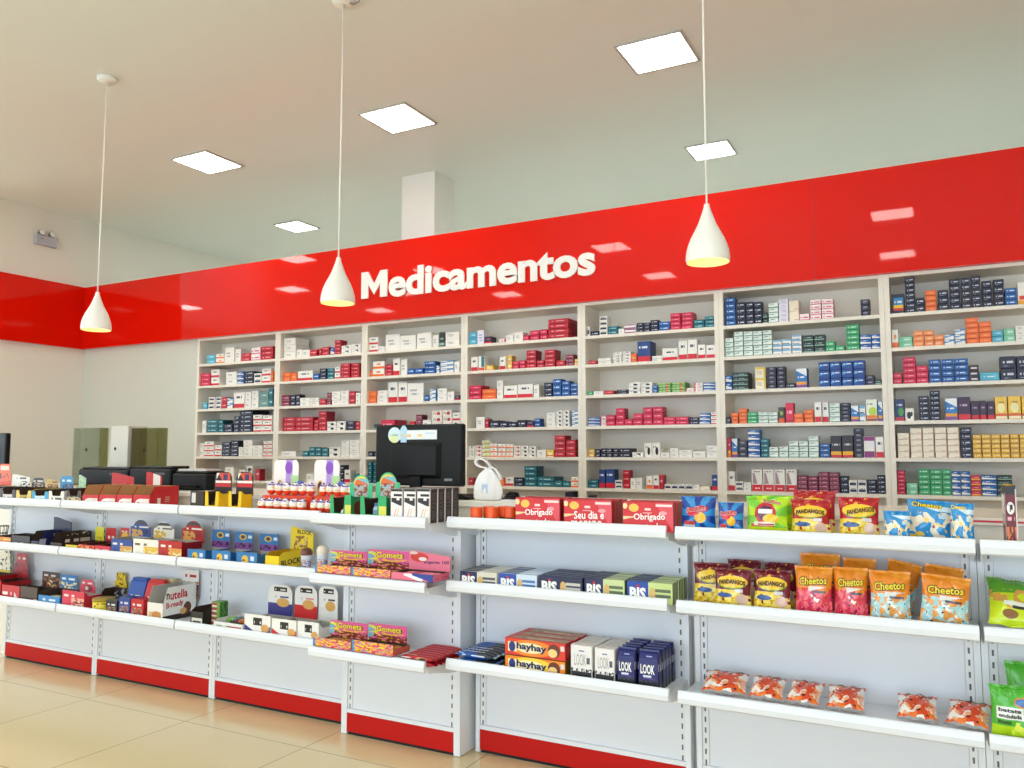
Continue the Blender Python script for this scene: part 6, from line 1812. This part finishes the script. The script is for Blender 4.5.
def snack_bag(label, loc, w, h, t, fm, texts=(), rot=(0, 0, 0), group=None, seed=0.0, sealm=None):
    root = thing('snack_bag', label, 'snack bag', loc, rot, group)
    S = bag_fn(w, h * .9, t, seed)
    z0 = h * .05
    mb = MB()
    nu, nv = 18, 22
    for side in (-1, 1):
        V, U, F = [], [], []
        for i in range(nv + 1):
            for j in range(nu + 1):
                p = S(j / nu, i / nv, side)
                V.append((p[0], p[1], p[2] + z0))
                U.append((j / nu, .05 + .9 * i / nv))
        for i in range(nv):
            for j in range(nu):
                q = (i * (nu + 1) + j, i * (nu + 1) + j + 1, (i + 1) * (nu + 1) + j + 1, (i + 1) * (nu + 1) + j)
                F.append(q if side < 0 else q[::-1])
        mb.indexed(V, F, 0, U, True)
    mb.build('pouch', fm, root)
    for nm, v, dz in (('bottom_seal', 0, -z0), ('top_seal', 1, h * .05)):
        mb = MB()
        n = 36
        V, U = [], []
        for j in range(n + 1):
            p = S(j / n, v, -1)
            for k in range(3):
                f = k / 2
                V.append((p[0] * (1 + .03 * f), p[1] * (1 - .4 * f) + (.0012 if j % 2 else -.0012) * f, p[2] + z0 + dz * f - (.0018 if (j % 2 and k == 2) else 0) * (1 if v else -1)))
                U.append((j / n, (.05 - .05 * f) if v == 0 else (.95 + .05 * f)))
        F = []
        for j in range(n):
            for k in range(2):
                q = (j * 3 + k, (j + 1) * 3 + k, (j + 1) * 3 + k + 1, j * 3 + k + 1)
                F.append(q if v else q[::-1])
        mb.indexed(V, F, 0, U, True)
        mb.build(nm, sealm or fm, root)
    for k, (s, u0, u1, v0, v1, m, *opt) in enumerate(texts):
        sl = opt[0] if opt else 0.0
        bd = opt[1] if len(opt) > 1 else .03
        arc = opt[2] if len(opt) > 2 else 0.0
        off = .0022 + .0014 * k

        def fn(a, b, u0=u0, u1=u1, v0=v0, v1=v1, sl=sl, arc=arc, off=off):
            v = v0 + (v1 - v0) * b + sl * (a - .5) + arc * (1 - (2 * a - 1) ** 2)
            p = S(u0 + (u1 - u0) * a, (v - .05) / .9, -1, off)
            return (p[0], p[1], p[2] + z0)
        lettering(root, s, fn, m, bd)
    return root


FILM = .22
BG = lambda key, base, layers: mat('film ' + key, base, layers, FILM, coat=.25)
B_BLUE = BG('blue', '14449a', [('ray', .5, .45, 7, '2b8fd2'), ('ell', .58, .4, .17, .15, 'f2b90f'), ('ell', .36, .56, .2, .12, 'd81f34'), ('ell', .6, .64, .2, .09, 'd81f34'), ('rect', .1, .42, .2, .3, 'd94a4a'), ('rect', .08, .42, .14, .2, 'd9e6ee')])
B_LIME = BG('lime', 'b4de1a', [('ray', .5, .5, 6, '72c22c'), ('rect', 0, 1, 0, .2, 'c6dd18'), ('ell', .48, .56, .27, .27, 'c4162c'), ('ell', .48, .56, .2, .19, '551040'), ('rect', .3, .66, .55, .66, 'f4efe4'), ('ell', .62, .42, .2, .12, 'f2c31c'), ('rect', .12, .7, .22, .3, 'd0523a'), ('rect', .2, .72, .25, .34, 'e9dcd0'), ('scr', .24, .7, .26, .32, 10, 1, 'a0402a'), ('scr', .3, .9, .1, .15, 7, 1, '3d6a20')])
FAN = lambda key, base: BG(key, base, [('blob', 0, 1, .82, .97, 9, .62, 'e6a23a'), ('ell', .5, .65, .43, .15, '5f9a2c'), ('ell', .5, .675, .43, .15, 'efc62a'), ('rect', 0, 1, 0, .2, 'e4bb2a'), ('blob', 0, .75, .12, .48, 5, .42, 'e9c93c'), ('blob', 0, 1, 0, .4, 7, .5, 'f4dc6a'), ('blob', 0, 1, 0, .3, 9, .58, 'cf9a1c'), ('ell', .3, .34, .22, .06, '28508e'), ('rect', .6, .82, .42, .5, 'd6d3d8'), ('ell', .78, .26, .16, .13, 'd9b7a4')])
B_FAN = FAN('red corn', 'b31420')
B_FAN2 = FAN('maroon corn', '6d1024')
CHE = lambda key, lo, l2, l3: BG(key, 'e5861a', [('half', .15, 1, .985, 0, 1, .6, 1, 'ef9a2e'), ('blob', 0, 1, .55, .75, 5, .6, 'c86a14'), ('rect', 0, 1, 0, .42, lo), ('blob', 0, 1, .3, .56, 4, .47, lo), ('blob', 0, 1, .02, .5, 5, .5, l2), ('blob', 0, 1, .02, .48, 7, .56, l3), ('blob', .1, .9, .05, .45, 6, .62, 'f4efe6'), ('blob', .1, .9, .05, .45, 8, .65, '2c2a30'), ('half', -.2, 1, .42, .38, .9, .46, .6, 'ded4cc'), ('scr', .45, .86, .47, .55, 6, 1, '5a4a58')])
B_CHP = CHE('orange pink', 'd83a4c', 'f06a7a', 'c81c58')
B_CHB = CHE('orange aqua', '9fcdd0', 'e29a4a', 'cfe4e2')
B_CHL = BG('azure', '2590cf', [('blob', 0, 1, .05, .7, 3.4, .54, 'efe2c6'), ('blob', 0, 1, .05, .68, 4.2, .6, 'f2c94a'), ('blob', .1, .9, .3, .75, 6, .66, 'b5532c'), ('half', .3, 1, .93, .3, 1, .72, .84, 'd9ecf6'), ('rect', .72, .9, .55, .64, 'bfe0f0')])
B_ORS = BG('orange small', 'd9481e', [('blob', 0, 1, .05, .9, 3.2, .53, 'f0e9e0'), ('blob', 0, 1, .05, .9, 4.4, .58, 'f2a878'), ('blob', .1, .9, .1, .9, 6, .64, '2a2020'), ('blob', 0, 1, 0, .5, 5, .6, 'e8721c'), ('rect', 0, 1, 0, .08, '9a9a98'), ('rect', .1, .9, .84, .95, 'c97a4a')])
B_GRN = BG('green chips', '4cae2c', [('rect', 0, 1, 0, .28, 'b3d81c'), ('blob', .4, 1, .0, .36, 4, .52, 'd8e64a'), ('ell', .72, .72, .26, .1, 'd9822c'), ('ell', .72, .72, .23, .075, '3a6fb0'), ('rect', .1, .66, .4, .62, 'f0f2ea'), ('rect', .12, .4, .31, .37, '2a5a1c')])
B_GRL = BG('green yellow chips', '5a9f2a', [('rect', 0, 1, .0, .62, 'c9de22'), ('blob', 0, 1, .3, .7, 5, .5, 'd9a04a'), ('half', .2, 1, .4, .2, 1, .26, .44, 'e9ebdc'), ('scr', .25, 1, .3, .4, 9, 1, '2c2f2a'), ('ell', .3, .2, .12, .08, '8a5a2c')])
GREYSEAL = BG('grey end', 'a9aaa6', [('stu', 0, 1, 30, .5, '8f908c')])


def bag_px(label, x0, x1, tp, zs, y, t, fm, texts=(), lean=.12, yaw=0.0, roll=0.0, group=None, seed=0.0, lift=0.0):
    A, B = at_y(x0, tp + 25, y), at_y(x1, tp + 25, y)
    w = B.x - A.x
    h = (at_y((x0 + x1) / 2, tp, y + .03).z - zs - lift - w / 2 * abs(math.sin(roll))) / math.cos(lean)
    return snack_bag(label, ((A.x + B.x) / 2, y, zs + .004 + lift + w / 2 * abs(math.sin(roll))), w, h, t, fm, texts, (-lean, roll, yaw), group, seed)


CH_TX = [('Cheetos', .1, .9, .62, .8, INK_K, .05, .09, .0), ('Cheetos', .12, .88, .635, .785, INK_Y, .05, .02, .0)]
FN_TX = [('FANDANGOS', .12, .88, .585, .70, INK_B, .0, .05, .035)]
YA, YB2, YC = 3.205, 3.285, 3.355
# top row
bag_px('blue chip bag at the left end of the top row, above the red gift boxes', 681, 716, 497, T0, 3.225, .055, B_BLUE, [('Ruffles', .18, .74, .56, .70, INK_W, .08, .04), ('Ruffles', .19, .73, .57, .69, INK_R, .08, .015)], seed=.4, yaw=.1)
bag_px('shorter blue chip bag second in the top row, beside the lime bag', 717.5, 744, 503, T0, 3.205, .055, B_BLUE, [('Ruffles', .1, .8, .58, .72, INK_W, .05, .04), ('Ruffles', .11, .79, .59, .71, INK_R, .05, .015)], seed=2.2, yaw=-.04)
bag_px('lime green chip bag with a big open mouth print', 746, 788.5, 497, T0, 3.205, .055, B_LIME, [('Ruffles', .42, .86, .8, .9, INK_W, -.05, .04), ('Ruffles', .43, .85, .805, .895, INK_R, -.05, .015)], seed=1.3)
bag_px('lime green chip bag mostly hidden behind the mouth-print bag', 752, 795, 496, T0, 3.325, .05, B_LIME, seed=3.1)
bag_px('red corn snack bag in the top row, beside the lime green bag', 791, 831, 500, T0, 3.205, .055, B_FAN, FN_TX, seed=.9)
bag_px('red corn snack bag standing behind the first red one in the top row', 793, 836, 491.5, T0, 3.32, .05, B_FAN, seed=4.0)
bag_px('red corn snack bag in the top row, left of the sky blue bags', 838.5, 880, 498, T0, 3.215, .055, B_FAN, [('FANDANGOS', .2, .9, .6, .72, INK_B, .1, .04, .02)], seed=2.7, yaw=.05)
bag_px('sky blue puff snack bag, leftmost and shortest of the three sky blue ones', 884, 911, 511.5, T0, 3.2, .045, B_CHL, seed=1.9)
bag_px('sky blue puff snack bag leaning forward in the middle of the three', 906, 951, 501, T0, 3.27, .05, B_CHL, [('Cheetos', .08, .8, .8, .93, INK_K, -.04, .08), ('Cheetos', .09, .79, .805, .925, INK_Y, -.04, .02)], seed=3.3, roll=.05)
bag_px('sky blue puff snack bag, rightmost of the three at the row end', 951, 974.5, 504, T0, 3.205, .045, B_CHL, [('Cheetos', .0, .7, .84, .94, INK_Y, -.02, .03)], seed=5.2, yaw=-.1)
# middle row
bag_px('maroon corn snack bag at the left end of the middle row', 694, 730, 563, M0, 3.268, .04, B_FAN2, [('FANDANGOS', .2, .95, .6, .7, INK_B, .12, .03, .02)], seed=.3, yaw=.15)
bag_px('maroon corn snack bag in front, second in the middle row', 714, 751.5, 569, M0, 3.2, .05, B_FAN2, FN_TX, seed=1.4)
bag_px('maroon corn snack bag in front, beside the pink and orange bags', 753, 791, 570, M0, 3.2, .05, B_FAN2, FN_TX, seed=2.4)
bag_px('maroon corn snack bag behind, its top showing over the second one', 727, 761, 560, M0, 3.345, .045, B_FAN2, [('FANDANGOS', .12, .88, .6, .71, INK_B, -.04, .03, .02)], seed=3.6)
bag_px('maroon corn snack bag behind, beside the rear orange bags', 764, 797, 563, M0, 3.345, .045, B_FAN2, [('FANDANGOS', .12, .88, .6, .71, INK_B, -.04, .03, .02)], seed=4.6)
bag_px('orange puff bag with pink lower half, left of the two in front', 794.5, 832.5, 567, M0, 3.2, .05, B_CHP, CH_TX, seed=.7)
bag_px('orange puff bag with pink lower half, right of the two in front', 833.5, 868, 568, M0, 3.21, .05, B_CHP, CH_TX, seed=1.8, yaw=.03)
bag_px('orange puff bag with pale aqua lower half in front, beside the pink ones', 869, 911, 571.5, M0, 3.2, .05, B_CHB, CH_TX, seed=2.9)
bag_px('orange puff bag standing behind the left pink one, widest rear top', 800, 840, 554, M0, 3.34, .045, B_CHP, [('Cheetos', .14, .9, .68, .82, INK_K, .04, .06), ('Cheetos', .15, .89, .685, .815, INK_Y, .04, .01)], seed=3.9)
bag_px('orange puff bag behind the gap between the two pink ones', 842.5, 876, 559, M0, 3.34, .045, B_CHP, [('Cheetos', .14, .9, .66, .8, INK_K, .06, .06), ('Cheetos', .15, .89, .665, .795, INK_Y, .06, .01)], seed=5.1, yaw=-.04)
bag_px('orange puff bag tilted behind the pale aqua one', 878, 912, 561, M0, 3.34, .045, B_CHB, seed=6.0, roll=.2)
bag_px('orange aqua puff bag standing behind the rightmost bag of the row', 919, 958, 566, M0, 3.32, .045, B_CHB, CH_TX, seed=1.1, roll=.12)
bag_px('orange aqua puff bag in front at the right end of the row', 918, 968, 576, M0, 3.2, .05, B_CHB, CH_TX, seed=2.1, roll=.08)
# small bags lying on the lowest shelf
for i, (x0, x1, by, yaw, lab) in enumerate(((701, 745, 694, .1, 'leftmost of four together'), (748, 782, 699, .05, 'second of four together'), (784, 818, 706, -.05, 'third of four together'), (826, 864, 712, .03, 'rightmost of four together'),
                                            (897, 938, 722, .02, 'left of the separate pair'), (944, 988, 729, -.14, 'right of the separate pair'))):
    y = YL + .045
    A, B = at_y(x0, by, y), at_y(x1, by, y)
    w = B.x - A.x
    snack_bag(f'small orange white snack bag on lowest shelf, {lab}', ((A.x + B.x) / 2, y, L0 + .0265), w, .16, .045, B_ORS, [('Cheetos', .2, .9, .8, .92, INK_K, .0, .03)], (-1.27, 0, yaw), 'small orange snack bags on the lowest shelf', i * 1.3, GREYSEAL if i < 2 else None)
# green bags of the far right bay
GE = at_y(1016, 600, 3.23)
snack_bag('yellow-green chip bag lying askew on the middle shelf of the far right bay', (at_y(1022, 615, 3.24).x, 3.215, M0 + .02), .20, .19, .06, B_GRL, [], (-.75, .12, .1), None, 1.0)
bag_px('green chip bag with a white name panel in front on the lowest shelf', 990, 1042, 686, L0, 3.2, .05, B_GRN, [('batata', .14, .62, .53, .6, INK_K, 0, .03), ('ondulada', .14, .62, .43, .5, INK_K, 0, .03)], seed=.5, lean=.08)
bag_px('green chip bag standing behind the one with the white name panel', 1006, 1055, 663, L0, 3.33, .05, B_GRN, seed=1.5, lean=.1)
# dark red snack case at the right end of the top shelf
A, B = at_y(1004, 484, 3.2), at_y(1014, 484, 3.2)
t = display('tall dark red snack case with black top and pale edge, far right', 1004, 1016, 486, T0, 3.2, .2, pmat('dark red case front', '6a1120', [('rect', 0, 1, .86, 1, '141214'), ('ell', .45, .64, .34, .1, 'ece6e2'), ('blob', .2, .7, .58, .7, 5, .5, '141214'), ('scr', .15, .8, .44, .54, 4, 1, 'e6a8b4'), ('blob', 0, 1, .02, .34, 4, .5, 'd9743a'), ('rect', .9, 1, 0, .95, 'd9d5d2')]),
            pmat('dark red case side', '5a0f1c', [('rect', 0, .12, 0, 1, 'e0dcda'), ('rect', .25, 1, .5, .84, 'e9e6e4'), ('rect', .25, 1, .34, .48, 'b9b3b5'), ('rect', 0, 1, .88, 1, '1a1618')]), pmat('yellow case inside', 'd9b02c'), side=at_y(1010, 486, 3.2).z - T0, name='snack_case', cat='snack case')
fill(t, 'yellow packet inside the dark red snack case', pmat('yellow packet', 'ecd32e'), 1, 3)
# ------------------------------------------------------------------ view
SC.view_settings.view_transform = 'Standard'
SC.view_settings.look = 'None'
SC.view_settings.gamma = 1.0
SC.view_settings.use_curve_mapping = False
SC.view_settings.exposure = 0.42
SC.cycles.use_denoising = True
SC.cycles.max_bounces = 10
SC.cycles.transparent_max_bounces = 24
SC.cycles.diffuse_bounces = 5
SC.cycles.glossy_bounces = 4
SC.cycles.sample_clamp_indirect = 6
SC.cycles.caustics_reflective = False
SC.cycles.caustics_refractive = False
bpy.context.view_layer.update()
